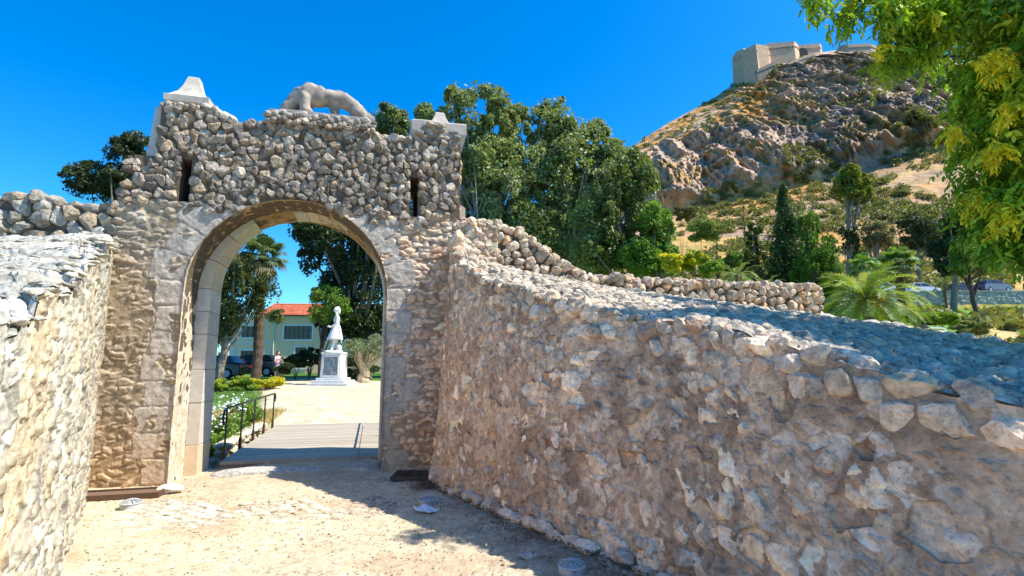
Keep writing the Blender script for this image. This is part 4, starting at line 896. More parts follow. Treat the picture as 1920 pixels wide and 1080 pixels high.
# trees seen through the arch
tree('broadleaf_tree', 'sunlit olive green tree at the left inside the arch', 'tree', bs(432, 27), [lob(440, 505, 27, 36, 50), lob(415, 470, 27, 26, 40), lob(465, 560, 27, 40, 45), lob(430, 590, 27, 34, 34), lob(518, 592, 27, 18, 14), lob(500, 550, 27, 26, 34), lob(410, 545, 27, 30, 50), lob(412, 620, 27, 24, 30)], 22000, .075, [(.10, .12, .03), (.15, .17, .045), (.06, .085, .025), (.05, .07, .02)], 108, 30, tr=.22, trunk=[bs(420, 27), at(425, 620, 27), at(440, 520, 27)])
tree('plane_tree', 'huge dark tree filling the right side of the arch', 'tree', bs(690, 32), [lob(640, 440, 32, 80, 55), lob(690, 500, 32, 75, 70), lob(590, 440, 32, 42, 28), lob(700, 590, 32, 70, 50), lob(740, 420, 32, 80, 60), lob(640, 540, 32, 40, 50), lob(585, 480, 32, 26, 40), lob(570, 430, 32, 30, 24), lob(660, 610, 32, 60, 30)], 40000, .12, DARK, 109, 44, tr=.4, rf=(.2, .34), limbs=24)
tree('young_tree', 'small bright green tree with thin dark trunk in front of the house', 'tree', bs(604, 30), [lob(615, 560, 30, 34, 24), lob(600, 590, 30, 26, 20), lob(640, 580, 30, 20, 24)], 10000, .06, GRN, 110, 26, tr=.14, trunk=[bs(604, 30), at(603, 650, 30), at(612, 560, 30)], barkc=(.06, .05, .045))
tree('olive_tree', 'old olive tree with thick gnarled trunk and silver round crown beside the statue', 'tree', bs(688, 27.5), [lob(690, 655, 27.5, 36, 20), lob(668, 650, 27.5, 22, 16), lob(712, 645, 27.5, 24, 20)], 12000, .05, OLV, 111, 26, trunk=[bs(686, 27.5), at(686, 692, 27.5), at(690, 660, 27.5)], tr=.34, limbs=14, aspect=.25, down=-.6, barkc=(.42, .32, .20))
def shrub(name, label, lobes, nl, size, colors, seed, base, group=None, cat='shrub', per=22):
    root = thing(name, label, cat, base, 0, group); cs, rs = subclumps(lobes, per, seed, (.2, .36)); a = Acc(); leaves(a, cs - np.array(base), rs, nl, size, colors, seed); a.build('foliage', M_leaf, root)
    a = Acc(); rg = np.random.default_rng(seed)
    for k in range(8):
        q = cs[rg.integers(len(cs))] - np.array(base); tube(a, [(0, 0, -.05), q * np.array((.4, .4, .5)), q], [.03, .02, .006], 5, (.18, .13, .09), False)
    a.build('stems', M_bark, root); return root
for i, (px, d, rx, ry, cl, lb) in enumerate([(425, 23.5, 26, 13, YEL[2:3] + GRN[:2] + YEL[:1], 'yellow-green clipped hedge, leftmost clump inside the arch'), (465, 23.8, 34, 14, GRN + YEL[2:3] * 2, 'greener middle clump of the low hedge inside the arch'), (510, 24, 36, 13, YEL, 'bright yellow right end of the low hedge inside the arch')]):
    b = bs(px, d); shrub('hedge_shrub', lb, [((b[0], b[1], b[2] + .28), (rx * d / 1000, .5, ry * d / 1000 * 1.1))], 9000, .035, cl, 120 + i, b, 'low yellow-green hedge')
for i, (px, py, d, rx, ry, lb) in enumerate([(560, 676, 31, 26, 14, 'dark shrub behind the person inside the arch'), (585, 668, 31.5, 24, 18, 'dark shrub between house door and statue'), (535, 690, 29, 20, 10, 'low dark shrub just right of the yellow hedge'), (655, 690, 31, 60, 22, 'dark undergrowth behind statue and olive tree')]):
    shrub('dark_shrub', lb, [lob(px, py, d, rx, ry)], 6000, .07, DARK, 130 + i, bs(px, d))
# flowering plants and grass left of the bridge
b = tuple(G(-3.4, 5.0, .0)); zb = tz(b[0], b[1])
root = shrub('flowering_shrub', 'leafy green shrub dotted with white flowers beside the railing', [(tuple(G(-2.95, 3.6, .02)), (.32, .5, .34)), (tuple(G(-3.15, 4.8, .22)), (.45, .7, .45)), (tuple(G(-3.1, 5.9, .36)), (.45, .5, .45)), (tuple(G(-3.3, 4.0, -.3)), (.5, .9, .5))], 16000, .035, GRN + [(.2, .3, .06)], 140, b)
a = Acc(); fl = []
for k in range(170):
    q = rg.uniform(3.2, 6.3); p = G(-2.95 - rg.uniform(0, .75), q, .28 + .13 * (q - 3.2) + rg.uniform(-.1, .2)) - np.array(b); V, F_ = ico(1); a.add(V * rg.uniform(.018, .04) * np.array((1, 1, .6)) + p, F_, (.80, .80, .84))
tag(a.build('flowers', M_paint, root), kind='stuff')
def tuft_field(name, pts, h, colors, seed, width=.008):
    rg = np.random.default_rng(seed); n_ = len(pts); az = rg.uniform(0, 6.28, n_); hh = h * rg.uniform(.5, 1.3, n_); lean = rg.normal(size=(n_, 2)) * .35 * h
    P = np.asarray(pts, float); e = np.stack([np.cos(az), np.sin(az), 0 * az], -1) * width
    top = P + np.stack([lean[:, 0], lean[:, 1], hh], -1); mid = P * .5 + top * .5 + np.stack([-lean[:, 0] * .2, -lean[:, 1] * .2, hh * .12], -1)
    V = np.stack([P - e, P + e, mid + e * .7, mid - e * .7, top], 1).reshape(-1, 3); k = np.arange(n_)[:, None] * 5
    col = np.repeat(np.asarray(colors)[rg.integers(0, len(colors), n_)] * rg.uniform(.7, 1.3, (n_, 1)), 5, 0)
    a = Acc(); a.add(V, np.concatenate([k + 0, k + 1, k + 2, k + 3], 1), col); a.f.append(np.concatenate([k + 3, k + 2, k + 4], 1)); return tag(a.build(name, M_leaf), kind='stuff')
pts = []; cl = []
rg = np.random.default_rng(12)
u_r = rg.uniform(-7, -2.9, 26000); n_r = rg.uniform(1.35, 6.5, 26000); W = G(u_r, n_r, 0); W[:, 2] = terrain(W[:, 0], W[:, 1])[0]; tuft_field('moat_grass', W, .14, [(.14, .24, .04), (.20, .30, .06), (.10, .18, .03), (.26, .28, .08)], 1, .006)
u_r = rg.uniform(-7, -2.7, 24000); n_r = rg.uniform(5.6, 10.0, 24000); W = G(u_r, n_r, 0); W[:, 2] = terrain(W[:, 0], W[:, 1])[0]
dpath = np.array([min(np.hypot(*(np.array(pathpts[i]) * (1 - t) + np.array(pathpts[i + 1]) * t - w_[:2])) for i in range(3) for t in (0, .25, .5, .75, 1)) for w_ in W[:, :2]]); W = W[dpath > 2.0 + .3 * rg.normal(size=len(dpath))]
tuft_field('dry_grass', W, .11, [(.50, .36, .15), (.60, .45, .22), (.40, .30, .10), (.25, .26, .07)], 2, .006)
xs = rg.uniform(-20, -5, 22000); ys = rg.uniform(19.5, 28, 22000); zz_, _, _, _, _ = terrain(xs, ys); W = np.stack([xs, ys, zz_], -1)
keep = np.ones(len(W), bool)
for i in range(len(pathpts) - 1):
    for t in np.linspace(0, 1, 5):
        q = pathpts[i] * (1 - t) + pathpts[i + 1] * t; keep &= np.hypot(W[:, 0] - q[0], W[:, 1] - q[1]) > 3.2
tuft_field('lawn_grass', W[keep], .07, [(.10, .20, .03), (.14, .26, .04), (.18, .24, .06)], 3, .012)
# ------------------------------------------------------------------ statue
sx, sy = at(626, 700, 26.4)[:2]; sz = tz(sx, sy) - .02
pl = thing('plinth', 'white marble stepped plinth with a dark relief panel', 'plinth', (sx, sy, sz), -.05); a = Acc()
bevbox(a, (-.98, -.9, -.1), (1.0, .9, .10), .015, (.66, .64, .60)); a.build('base_slab', M_white, pl); a = Acc()
bevbox(a, (-.80, -.75, .102), (.80, .75, .24), .015, (.70, .68, .64)); a.build('step', M_white, pl); a = Acc(); bevbox(a, (-.64, -.6, .242), (.64, .6, .36), .015, (.72, .70, .66)); a.build('step', M_white, pl); a = Acc()
def tap(v):
    k = 1 - .08 * (v[:, 2:3] - .36) / 1.3; v = v.copy(); v[:, :2] *= k; return v
bevbox(a, (-.50, -.48, .362), (.50, .48, 1.50), .02, (.74, .72, .68), tap); a.build('shaft', M_white, pl)
a = Acc(); bevbox(a, (-.50, -.48, 1.502), (.50, .48, 1.58), .02, (.76, .74, .70)); a.build('cap', M_white, pl)
a = Acc()
gxx, gzz = np.meshgrid(np.linspace(-.34, .34, 40), np.linspace(.50, 1.36, 50)); rel = .03 * sst(.45, .6, fbm(np.stack([gxx * 7, gzz * 7], -1), 3, 8)); yy = -.485 + .04 * (gzz - .36) / 1.3 - rel - .005
a.add(np.stack([gxx, yy, gzz], -1).reshape(-1, 3), grid_faces(50, 40), (.20, .23, .24)); pn = a.build('relief_panel', M_iron, pl, True)
smd = pn.modifiers.new('t', 'SOLIDIFY'); smd.thickness = .02; smd.offset = -1
for zz_, lo_ in ((.50, 0),):
    a = Acc()
    for lo, hi in [((-.38, -.51, .455), (.38, -.475, .495)), ((-.38, -.485, 1.365), (.38, -.44, 1.405)), ((-.40, -.50, .497), (-.352, -.455, 1.363)), ((.352, -.50, .497), (.40, -.455, 1.363))]: box(a, lo, hi, (.70, .68, .64))
    a.build('panel_border', M_white, pl)
st = thing('statue', 'white marble statue of a standing figure in a pleated kilt looking left', 'statue', (sx + .02, sy, sz + 1.585), R(-62))
# figure faces local -y ; turned so that it looks to the picture's left
H = 2.35
def hnd(w_, d_, s=1.0, r=.017):
    """palm and five fingers from wrist w_ along unit d_"""
    w_ = Vector(w_); d_ = Vector(d_).normalized(); sd = d_.cross(Vector((0, 0, 1))).normalized() if abs(d_.z) < .9 else Vector((1, 0, 0)); out = [(tuple(w_), tuple(w_ + d_ * .10 * s), .036 * s, .042 * s)]
    for k, L_ in zip((-1.5, -.5, .5, 1.5), (.075, .09, .085, .065)):
        p = w_ + d_ * .10 * s + sd * k * .022 * s; q = p + d_ * L_ * .55 * s + Vector((0, 0, -.008)); out += [(tuple(p), tuple(q), r * s * .8, r * s * .7), (tuple(q), tuple(q + d_ * L_ * .4 * s + Vector((0, 0, -.022 * s))), r * s * .7, r * s * .6)]
    out.append((tuple(w_ + d_ * .03 * s), tuple(w_ + d_ * .085 * s + sd * .06 * s), r * s, r * s * .8)); return out
bod = [((-.14, .0, .10), (-.13, .03, .55), .06, .085), ((-.13, .03, .55), (-.11, 0, 1.0), .085, .125), ((-.14, -.02, .06), (-.15, -.22, .035), .055, .04),
       ((.14, -.22, .10), (.12, -.10, .55), .06, .085), ((.12, -.10, .55), (.10, 0, 1.0), .085, .125), ((.14, -.24, .06), (.15, -.44, .035), .055, .04),
       ((0, 0, 1.12), (.20, .15, .16)), ((0, .01, 1.35), (.17, .13, .22)), ((0, 0, 1.60), (.22, .15, .22)), ((-.17, .0, 1.74), (.17, .0, 1.74), .09, .09), ((0, 0, 1.78), (0, -.02, 1.96), .075, .065),
       ((-.24, .0, 1.74), (-.30, .06, 1.42), .078, .06), ((-.30, .06, 1.42), (-.16, -.18, 1.26), .058, .045), ((.24, .0, 1.74), (.31, -.04, 1.42), .078, .06), ((.31, -.04, 1.42), (.14, -.28, 1.24), .058, .045)]
bod += hnd((-.16, -.18, 1.26), (.6, -.7, -.1), 1.15) + hnd((.14, -.28, 1.24), (-.5, -.8, .15), 1.15)
blobs(bod, .016, 'body', M_white, (.78, .76, .72), st, smooth=2)
hd = [((0, -.03, 2.10), (.095, .12, .14)), ((0, -.08, 2.02), (.065, .06, .06)), ((0, -.155, 2.09), (0, -.165, 2.06), .014, .022), ((-.1, -.01, 2.09), (.02, .03, .035)), ((.1, -.01, 2.09), (.02, .03, .035)), ((-.03, -.14, 2.02), (.03, -.14, 2.02), .012, .012), ((0, -.13, 2.145), (.07, .02, .02)), ((0, .03, 2.15), (.11, .12, .12)), ((0, .09, 2.03), (.09, .08, .14))]
blobs(hd, .010, 'head', M_white, (.78, .76, .72), st, smooth=1)
a = Acc(); th = np.linspace(0, 2 * np.pi, 97)[:-1]; V = []
zs_ = np.linspace(1.24, .62, 12)
for z in zs_:
    t = (1.24 - z) / .62; r = .17 + .20 * t ** .8; r = r * (1 + (.03 + .06 * t) * np.cos(24 * th)); V.append(np.stack([r * np.cos(th), r * np.sin(th) * .92 - .05 * t, z + 0 * th], -1))
V = np.array(V).reshape(-1, 3); i = np.arange(11)[:, None] * 96; j = np.arange(96)[None]; j2 = (j + 1) % 96; a.add(V, np.stack([i + j, i + j2, i + 96 + j2, i + 96 + j], -1).reshape(-1, 4), (.78, .76, .72)); kt = a.build('kilt', M_white, st, True); q = kt.modifiers.new('t', 'SOLIDIFY'); q.thickness = .02
a = Acc(); lathe(a, [(.17, 1.20), (.20, 1.22), (.20, 1.28), (.17, 1.30)], col=(.76, .74, .70)); a.build('sash', M_white, st, True)
a = Acc(); tube(a, [(.20, .10, 1.30), (.30, .16, 1.1), (.34, .20, .8), (.32, .20, .45)], [.03, .03, .025, .02], 8, (.76, .74, .70)); a.build('sabre', M_white, st, True)
a = Acc(); bevbox(a, (-.34, -.52, -.0), (.36, .30, .09), .03, (.72, .70, .66)); rock(a, (.05, .14, .16), (.22, .16, .22), 7, (.70, .68, .64), 3); a.build('rock_base', M_white, st)
# ------------------------------------------------------------------ house
hx, hy, _ = at(515, 650, 47); hz = tz(hx, hy) - .1
hs_r = thing('house', 'pale green and white two storey house with red tiled roof behind the statue', 'house', (at(432, 650, 46)[0], 46, hz), R(4)); LW = 13.5
wall_c = (.92, .62, .40)
a = Acc(); wins = [(.75, 3.25, 1.0, .95), (.9, .55, 1.9, 1.45), (4.42, 3.0, 2.35, 1.15), (7.55, 3.0, 2.2, 1.15), (5.45, .55, .95, 1.75)]   # x, z, w, h ; local
def wall_with_holes(acc, L_, Hh, holes, y0, y1, col):
    xs_ = sorted({0, L_} | {h[0] for h in holes} | {h[0] + h[2] for h in holes}); zs2 = sorted({-.5, Hh} | {h[1] for h in holes} | {h[1] + h[3] for h in holes})
    for i in range(len(xs_) - 1):
        z_run = None
        for j in range(len(zs2) - 1):
            cx, cz = (xs_[i] + xs_[i + 1]) / 2, (zs2[j] + zs2[j + 1]) / 2
            hole = any(h[0] < cx < h[0] + h[2] and h[1] < cz < h[1] + h[3] for h in holes)
            if not hole and z_run is None: z_run = zs2[j]
            if z_run is not None and (hole or j == len(zs2) - 2):
                box(acc, (xs_[i], y0, z_run), (xs_[i + 1], y1, zs2[j] if hole else zs2[j + 1]), col); z_run = None
wins[0] = (.85, 3.15, 1.75, .95)
wall_with_holes(a, LW, 5.0, wins, 0, .3, wall_c); box(a, (0, .301, -.5), (.3, 8, 5.0), (.62, .63, .58)); box(a, (LW - .3, .301, -.5), (LW, 8, 5.0), wall_c); box(a, (.301, 7.7, -.5), (LW - .301, 8, 5.0), wall_c)
a.build('wall', M_paint, hs_r)
a = Acc(); box(a, (-.04, -.04, -.5), (.32, -.002, 5.0), (.70, .70, .68)); box(a, (.33, -.03, 2.62), (3.6, -.002, 2.72), (.70, .70, .68)); box(a, (-.06, -.09, 4.78), (LW + .05, -.002, 4.98), (.66, .66, .62)); a.build('wall_trim', M_paint, hs_r)
for (x, z, w_, h_) in wins:
    a = Acc(); b_ = .14
    for lo, hi in [((x - b_, -.05, z - b_), (x + w_ + b_, .05, z)), ((x - b_, -.05, z + h_), (x + w_ + b_, .05, z + h_ + b_)), ((x - b_, -.05, z + .001), (x, .05, z + h_ - .001)), ((x + w_, -.05, z + .001), (x + w_ + b_, .05, z + h_ - .001))]: box(a, lo, hi, (.76, .76, .74))
    fr = a.build('window' if z > .6 or w_ > 1.2 else 'door', M_paint, hs_r)
    a = Acc(); box(a, (x, .16, z), (x + w_, .18, z + h_), (.04, .04, .045)); a.build('pane', M_glass, fr)
    a = Acc(); nb = max(2, int(w_ / .38))
    for k in range(1, nb): box(a, (x + w_ * k / nb - .02, .10, z), (x + w_ * k / nb + .02, .14, z + h_), (.12, .07, .05))
    for k in (1, 2): box(a, (x, .09, z + h_ * k / 3 - .015), (x + w_, .099, z + h_ * k / 3 + .015), (.12, .07, .05))
    a.build('lattice', M_iron, fr)
a = Acc(); tube(a, [(3.62, -.12, -.4), (3.62, -.12, 4.8)], .06, 8, (.55, .57, .50)); a.build('downpipe', M_paint, hs_r)
# corrugated tile roof
X = np.linspace(-.0 + 2.2, LW + .5, 700); T = np.linspace(0, 1, 22); xx, tt_ = np.meshgrid(X, T); zz = 5.06 + tt_ * 1.25 + .05 * np.abs(np.sin(xx * math.pi / .26)) + .02 * (tt_ * 12 % 1); yy = -.45 + tt_ * 3.6
a = Acc(); a.add(np.stack([xx, yy, zz], -1).reshape(-1, 3), grid_faces(22, 700), np.array((.36, .095, .045))[None] * (.75 + .5 * noise(np.stack([xx * 4, tt_ * 12], -1), 4)).reshape(-1, 1)); zb_ = zz.copy()
a.add(np.stack([xx, 6.75 - yy * 1.0, zz], -1).reshape(-1, 3), grid_faces(22, 700, True), (.55, .17, .08)); rf = a.build('roof', M_tile, hs_r)
a = Acc(); tube(a, [(2.2, 3.25, 6.36), (LW + .5, 3.25, 6.36)], .11, 8, (.55, .2, .1)); a.build('ridge', M_tile, rf)
a = Acc(); prism(a, [(-.44, 5.02), (3.3, 6.28), (7.1, 5.02)], lambda u, n, z: (n, u, z), 2.22, LW + .45, (.45, .32, .24)); a.build('gable', M_paint, hs_r)
# ------------------------------------------------------------------ cars
def car(label, loc_, rz, paint, s=1.0, suv=False, group='cars parked along the upper road'):
    r = thing('parked_car', label, 'car', loc_, rz, group); w_ = .86 * s; hh = .18 if suv else 0
    prof = [(-2.1, .32), (-2.15, .62), (-2.05, .86 + hh), (-1.3, .96 + hh), (.95, .96 + hh), (1.75, .84 + hh), (2.12, .66), (2.15, .34), (1.85, .25), (-1.9, .25)]
    def body(a, prof, w0, w1, z0, z1, col, bv=.06):
        bm = bmesh.new(); A1 = []; B1 = []
        for x, z in prof:
            t = np.clip((z - z0) / (z1 - z0), 0, 1); wv = w0 + (w1 - w0) * t; A1.append(bm.verts.new((x * s, -wv, z * s))); B1.append(bm.verts.new((x * s, wv, z * s)))
        bm.faces.new(A1); bm.faces.new(B1[::-1]); k = len(prof)
        for i in range(k): bm.faces.new((A1[(i + 1) % k], A1[i], B1[i], B1[(i + 1) % k]))
        bmesh.ops.recalc_face_normals(bm, faces=bm.faces[:]); bmesh.ops.bevel(bm, geom=bm.edges[:], offset=bv * s, segments=2, affect='EDGES'); addbm(a, bm, col)
    a = Acc(); body(a, prof, w_, w_ * .96, .3, .9, paint); a.build('body', M_car, r, False)
    a = Acc(); body(a, [(-1.75, .97 + hh), (-1.35, 1.40 + hh), (.25, 1.42 + hh), (1.05, .97 + hh)], w_ * .93, w_ * .74, .97, 1.42, (.03, .035, .04), .03); a.build('windows', M_glass, r)
    a = Acc(); body(a, [(-1.35, 1.41 + hh), (-1.2, 1.47 + hh), (.1, 1.48 + hh), (.28, 1.425 + hh)], w_ * .76, w_ * .72, 1.4, 1.48, paint, .02)
    for q in (-1, 1):
        for x0, x1 in ((-.55, -.45),): box(a, (x0 * s, q * w_ * .95 - .012, .98 + hh), (x1 * s, q * w_ * .95 + .004, 1.0 + hh), paint)
        tube(a, [(1.03 * s, q * w_ * .92, .98 + hh), (.27 * s, q * w_ * .75, 1.43 + hh)], .03, 6, paint); tube(a, [(-.5 * s, q * w_ * .93, .98 + hh), (-.5 * s, q * w_ * .76, 1.42 + hh)], .03, 6, paint); tube(a, [(-1.74 * s, q * w_ * .92, .98 + hh), (-1.36 * s, q * w_ * .75, 1.42 + hh)], .04, 6, paint)
    a.build('roof', M_car, r)
    for x in (-1.32, 1.32):
        for q in (-1, 1):
            a = Acc(); tube(a, [(x * s, q * (w_ - .19), .33), (x * s, q * (w_ + .02), .33)], .33, 20, (.02, .02, .02)); wh = a.build('wheel', M_rubber, r)
            a = Acc(); tube(a, [(x * s, q * (w_ + .021), .33), (x * s, q * (w_ + .035), .33)], .20, 14, (.45, .45, .47)); a.build('rim', M_iron, wh)
    for q in (-1, 1):
        a = Acc(); bevbox(a, (2.02 * s, q * .62 - .16, .62), (2.145 * s, q * .62 + .16, .76), .02, (.75, .75, .75)); a.build('headlight', M_glass, r)
        a = Acc(); bevbox(a, (-2.16 * s, q * .66 - .12, .66), (-2.06 * s, q * .66 + .12, .84), .02, (.45, .02, .02)); a.build('tail_light', M_glass, r)
    return r
def cz(px, d): x = at(px, 550, d)[0]; return (x, d, tz(x, d))
car('white car on the road beyond the date palm, clear of its fronds', cz(1727, 71), R(3), (.75, .77, .80)); car('pale silver car on the road half hidden by the date palm', cz(1655, 70), R(2), (.62, .66, .68)); car('low dark maroon car on the road between the small palm and the slender trunk', cz(1806, 73), R(6), (.06, .03, .04)); car('dark silver tall car on the road at the right, under the leaves', cz(1862, 73), R(8), (.16, .17, .20), 1.05, True)
car('black car parked before the house, left of the person', (at(472, 680, 37)[0], 37, tz(-18, 37)), R(185), (.015, .015, .018), 1.0, False, 'dark cars before the house'); car('black car parked farther left behind the hedge', (at(415, 690, 35)[0], 34, tz(-18, 34)), R(182), (.02, .02, .02), .98, False, 'dark cars before the house')
# ------------------------------------------------------------------ people
def person(label, loc_, rz, top, trouser, hair, pack=None, arms='phone', hgt=1.63):
    k = hgt / 1.75; r = thing('person', label, 'person', loc_, rz)
    B_ = [((-.09, .0, .09), (-.09, .01, .48), .045, .06), ((-.09, .01, .48), (-.085, 0, .90), .062, .088), ((.09, -.05, .09), (.09, -.03, .48), .045, .06), ((.09, -.03, .48), (.085, 0, .90), .062, .088), ((-.09, .02, .04), (-.10, -.13, .03), .042, .032), ((.09, -.03, .04), (.10, -.18, .03), .042, .032),
          ((0, 0, .96), (.155, .11, .12)), ((0, 0, 1.14), (.135, .10, .18)), ((0, 0, 1.32), (.165, .11, .14)), ((-.13, 0, 1.41), (.13, 0, 1.41), .062, .062), ((0, 0, 1.44), (0, -.01, 1.56), .052, .048), ((0, -.012, 1.645), (.076, .094, .112)), ((0, -.105, 1.64), (0, -.112, 1.615), .010, .015), ((-.076, 0, 1.64), (.012, .02, .028)), ((.076, 0, 1.64), (.012, .02, .028))]
    if arms == 'phone': W_ = [((-.19, 0, 1.40), (-.22, -.02, 1.13), .048, .04), ((-.22, -.02, 1.13), (-.07, -.24, 1.30), .038, .028), ((.19, 0, 1.40), (.22, -.02, 1.13), .048, .04), ((.22, -.02, 1.13), (.07, -.24, 1.30), .038, .028)]; hp = [((-.07, -.24, 1.30), (.2, -.7, .6)), ((.07, -.24, 1.30), (-.2, -.7, .6))]
    else: W_ = [((-.19, 0, 1.40), (-.23, .02, 1.13), .048, .04), ((-.23, .02, 1.13), (-.24, -.03, .90), .038, .028), ((.19, 0, 1.40), (.23, .02, 1.13), .048, .04), ((.23, .02, 1.13), (.24, -.03, .90), .038, .028)]; hp = [((-.24, -.03, .9), (0, -.15, -1)), ((.24, -.03, .9), (0, -.15, -1))]
    for h_ in hp: W_ += hnd(h_[0], h_[1], .82, .013)
    skin = (.55, .33, .23)
    def colf(V):
        c = np.tile(np.array(skin), (len(V), 1)); z = V[:, 2] / k; armr = np.abs(V[:, 0] / k) > .205
        c[z < .95] = trouser; m_ = (z >= .95) & (z < 1.47) & (V[:, 1] / k > -.13) & ~((z < 1.24) & armr); c[m_] = top; c[z < .07] = (.5, .48, .45); c[(z > .80) & (z < .95) & (np.abs(V[:, 0] / k) > .19)] = skin; return c
    blobs(B_ + W_, .014, 'body', M_cloth, colf, r, lambda V: V * k, smooth=2)
    blobs([((0, .015, 1.69), (.088, .098, .09)), ((0, .06, 1.60), (.075, .055, .09))] + ([((0, .10, 1.58), (.04, .04, .09))]), .012, 'hair', M_bark, hair, r, lambda V: V * k, smooth=1)
    if pack: a = Acc(); bevbox(a, (-.14, .10, 1.0), (.14, .24, 1.40), .04, pack, lambda v: v * k); a.build('backpack', M_cloth, r)
    if arms == 'phone': a = Acc(); bevbox(a, (-.075, -.355, 1.33), (.075, -.345, 1.42), .003, (.02, .02, .02), lambda v: v * k); a.build('phone', M_glass, r)
px_, py_ = at(519, 700, 29.0)[:2]; person('person in pink top and light trousers holding up a phone beside the yellow hedge', (at(519, 700, 29)[0], 29.0, tz(at(519, 700, 29)[0], 29)), R(70), (.72, .45, .50), (.42, .36, .30), (.05, .03, .03), (.12, .10, .14))
person('person in white shirt and dark skirt far left behind the cars', (at(410, 680, 41)[0], 41, tz(-22, 41) + .05), R(200), (.75, .75, .78), (.05, .04, .05), (.04, .03, .02), None, 'down')
# ------------------------------------------------------------------ rocky hill
def pxa(px, py): v = (540 - py) / 1000.; f = CP - SP * v; return (px - 960) / 1000. / f, (SP + CP * v) / f
RID = [(900, 520), (1000, 430), (1100, 345), (1195, 268), (1250, 232), (1300, 205), (1340, 183), (1372, 160), (1420, 143), (1455, 118), (1500, 106), (1560, 95), (1620, 94), (1700, 88), (1760, 100), (1800, 118), (1860, 130), (1960, 150), (2150, 200)]
ra = np.array([pxa(*p) for p in RID]); FT = [(900, 500), (1195, 405), (1300, 395), (1400, 370), (1500, 348), (1600, 328), (1700, 290), (1780, 278), (1920, 270), (2150, 280)]; fa = np.array([pxa(*p) for p in FT])
na, nd = 900, 420
A2 = np.linspace(-.15, 1.45, na); T2 = np.linspace(0, 1, nd)
Dd = np.interp(T2, [0, .22, .9, 1], [118, 205, 300, 380]); AA, DD = np.meshgrid(A2, Dd)
E = np.interp(AA, ra[:, 0], ra[:, 1]); Ef = np.interp(AA, fa[:, 0], fa[:, 1]); side = sst(-.15, .22, AA)
zb = np.interp(DD, [100, 120, 160], [17.3, 24, 40]) * side
zf = Ef * 205 + 1.6; zr = E * 300 + 1.6
t1 = np.clip((DD - 118) / 87, 0, 1); t2 = np.clip((DD - 205) / 95, 0, 1)
low = zb[0][None] * (1 - t1) + zf * t1; low = low - 4 * np.sin(t1 * math.pi)
lf = sst(.58, .34, AA)        # left flank: cliff band first, then a gentler grassy shoulder
g = (1 - lf) * t2 ** .85 + lf * np.interp(t2, [0, .35, 1], [0, .52, 1])
ZZ = np.where(DD < 205, low, zf + (zr - zf) * g); ZZ = np.where(DD > 300, zr - (DD - 300) * .9, ZZ)
XX = AA * DD; YY = DD.copy(); P3 = np.stack([XX, YY, ZZ], -1)
cl = sst(0, .06, t2) * sst(1.02, .93, (DD - 205) / 95)
gu2 = ridged(np.stack([XX * .075 + ZZ * .02, ZZ * .018], -1), 4, 43) - .55; gul = ridged(np.stack([XX * .034 + ZZ * .010, ZZ * .009], -1), 6, 3) - .55; crag = ridged(P3 * np.array((.11, .08, .06)), 6, 9) - .55; big = fbm(P3 * .02, 3, 5) - .5
cr2 = ridged(P3 * np.array((.32, .30, .11)), 5, 19) - .55
amp = cl * (1 - .75 * lf * sst(.30, .45, t2))
dsp = amp * (gul * 20 + gu2 * 14 + crag * 9 + cr2 * 9) + cl * big * 8 + (1 - cl) * (fbm(P3 * .05, 4, 6) - .5) * 3 * sst(0, .3, t1)
YY2 = YY - dsp * .85; kq = YY2 / YY; ZZ2 = ((ZZ - EYE) * (1 + (kq - 1) * (.55 + .45 * sst(.7, .95, t2))) + EYE) + dsp * .22 * sst(1., .8, t2) ; XX2 = XX * kq + amp * (fbm(P3 * .06, 4, 12) - .5) * 14
nz1 = fbm(P3 * .045, 5, 23); nz2 = fbm(P3 * .16, 4, 24)
rockc = mixc(np.tile(np.array((.52, .37, .27)), XX.shape + (1,)), np.array((.34, .255, .205)), sst(.42, .60, nz1)); rockc = mixc(rockc, np.array((.58, .38, .23)), sst(.56, .68, nz2) * .8)
grass_c = mixc(np.tile(np.array((.56, .28, .075)), XX.shape + (1,)), np.array((.27, .19, .07)), sst(.50, .64, nz2))
gm = np.maximum(sst(.0, .35, lf) * sst(.30, .42, t2 + .16 * (nz1 - .5)) * sst(.62, .50, nz2), (1 - sst(-.02, .03, t2 + .12 * (nz1 - .5))))
led = sst(.52, .60, fbm(P3 * np.array((.03, .03, .09)), 4, 29)) * .8; gm = np.maximum(gm, led * cl * sst(.46, .58, nz2))
col = mixc(rockc, grass_c, gm)
pa = np.abs(ZZ - (Ef * 205 * .80 + 6 * np.sin(XX * .05))) ; col = mixc(col, np.array((.55, .36, .15)), sst(3.0, 1.2, pa) * (DD < 205) * .7)
a = Acc(); a.add(np.stack([XX2, YY2, ZZ2], -1).reshape(-1, 3), grid_faces(nd, na), (col * (.8 + .4 * nz2)[..., None]).reshape(-1, 3)); tag(a.build('hill', M_hill, smooth=True), kind='structure')
def hillpt(a_, t_):
    i = int(np.clip((a_ + .15) / 1.6 * (na - 1), 0, na - 1)); j = int(np.clip(t_ * (nd - 1), 0, nd - 1)); return np.array((XX2[j, i], YY2[j, i], ZZ2[j, i]))
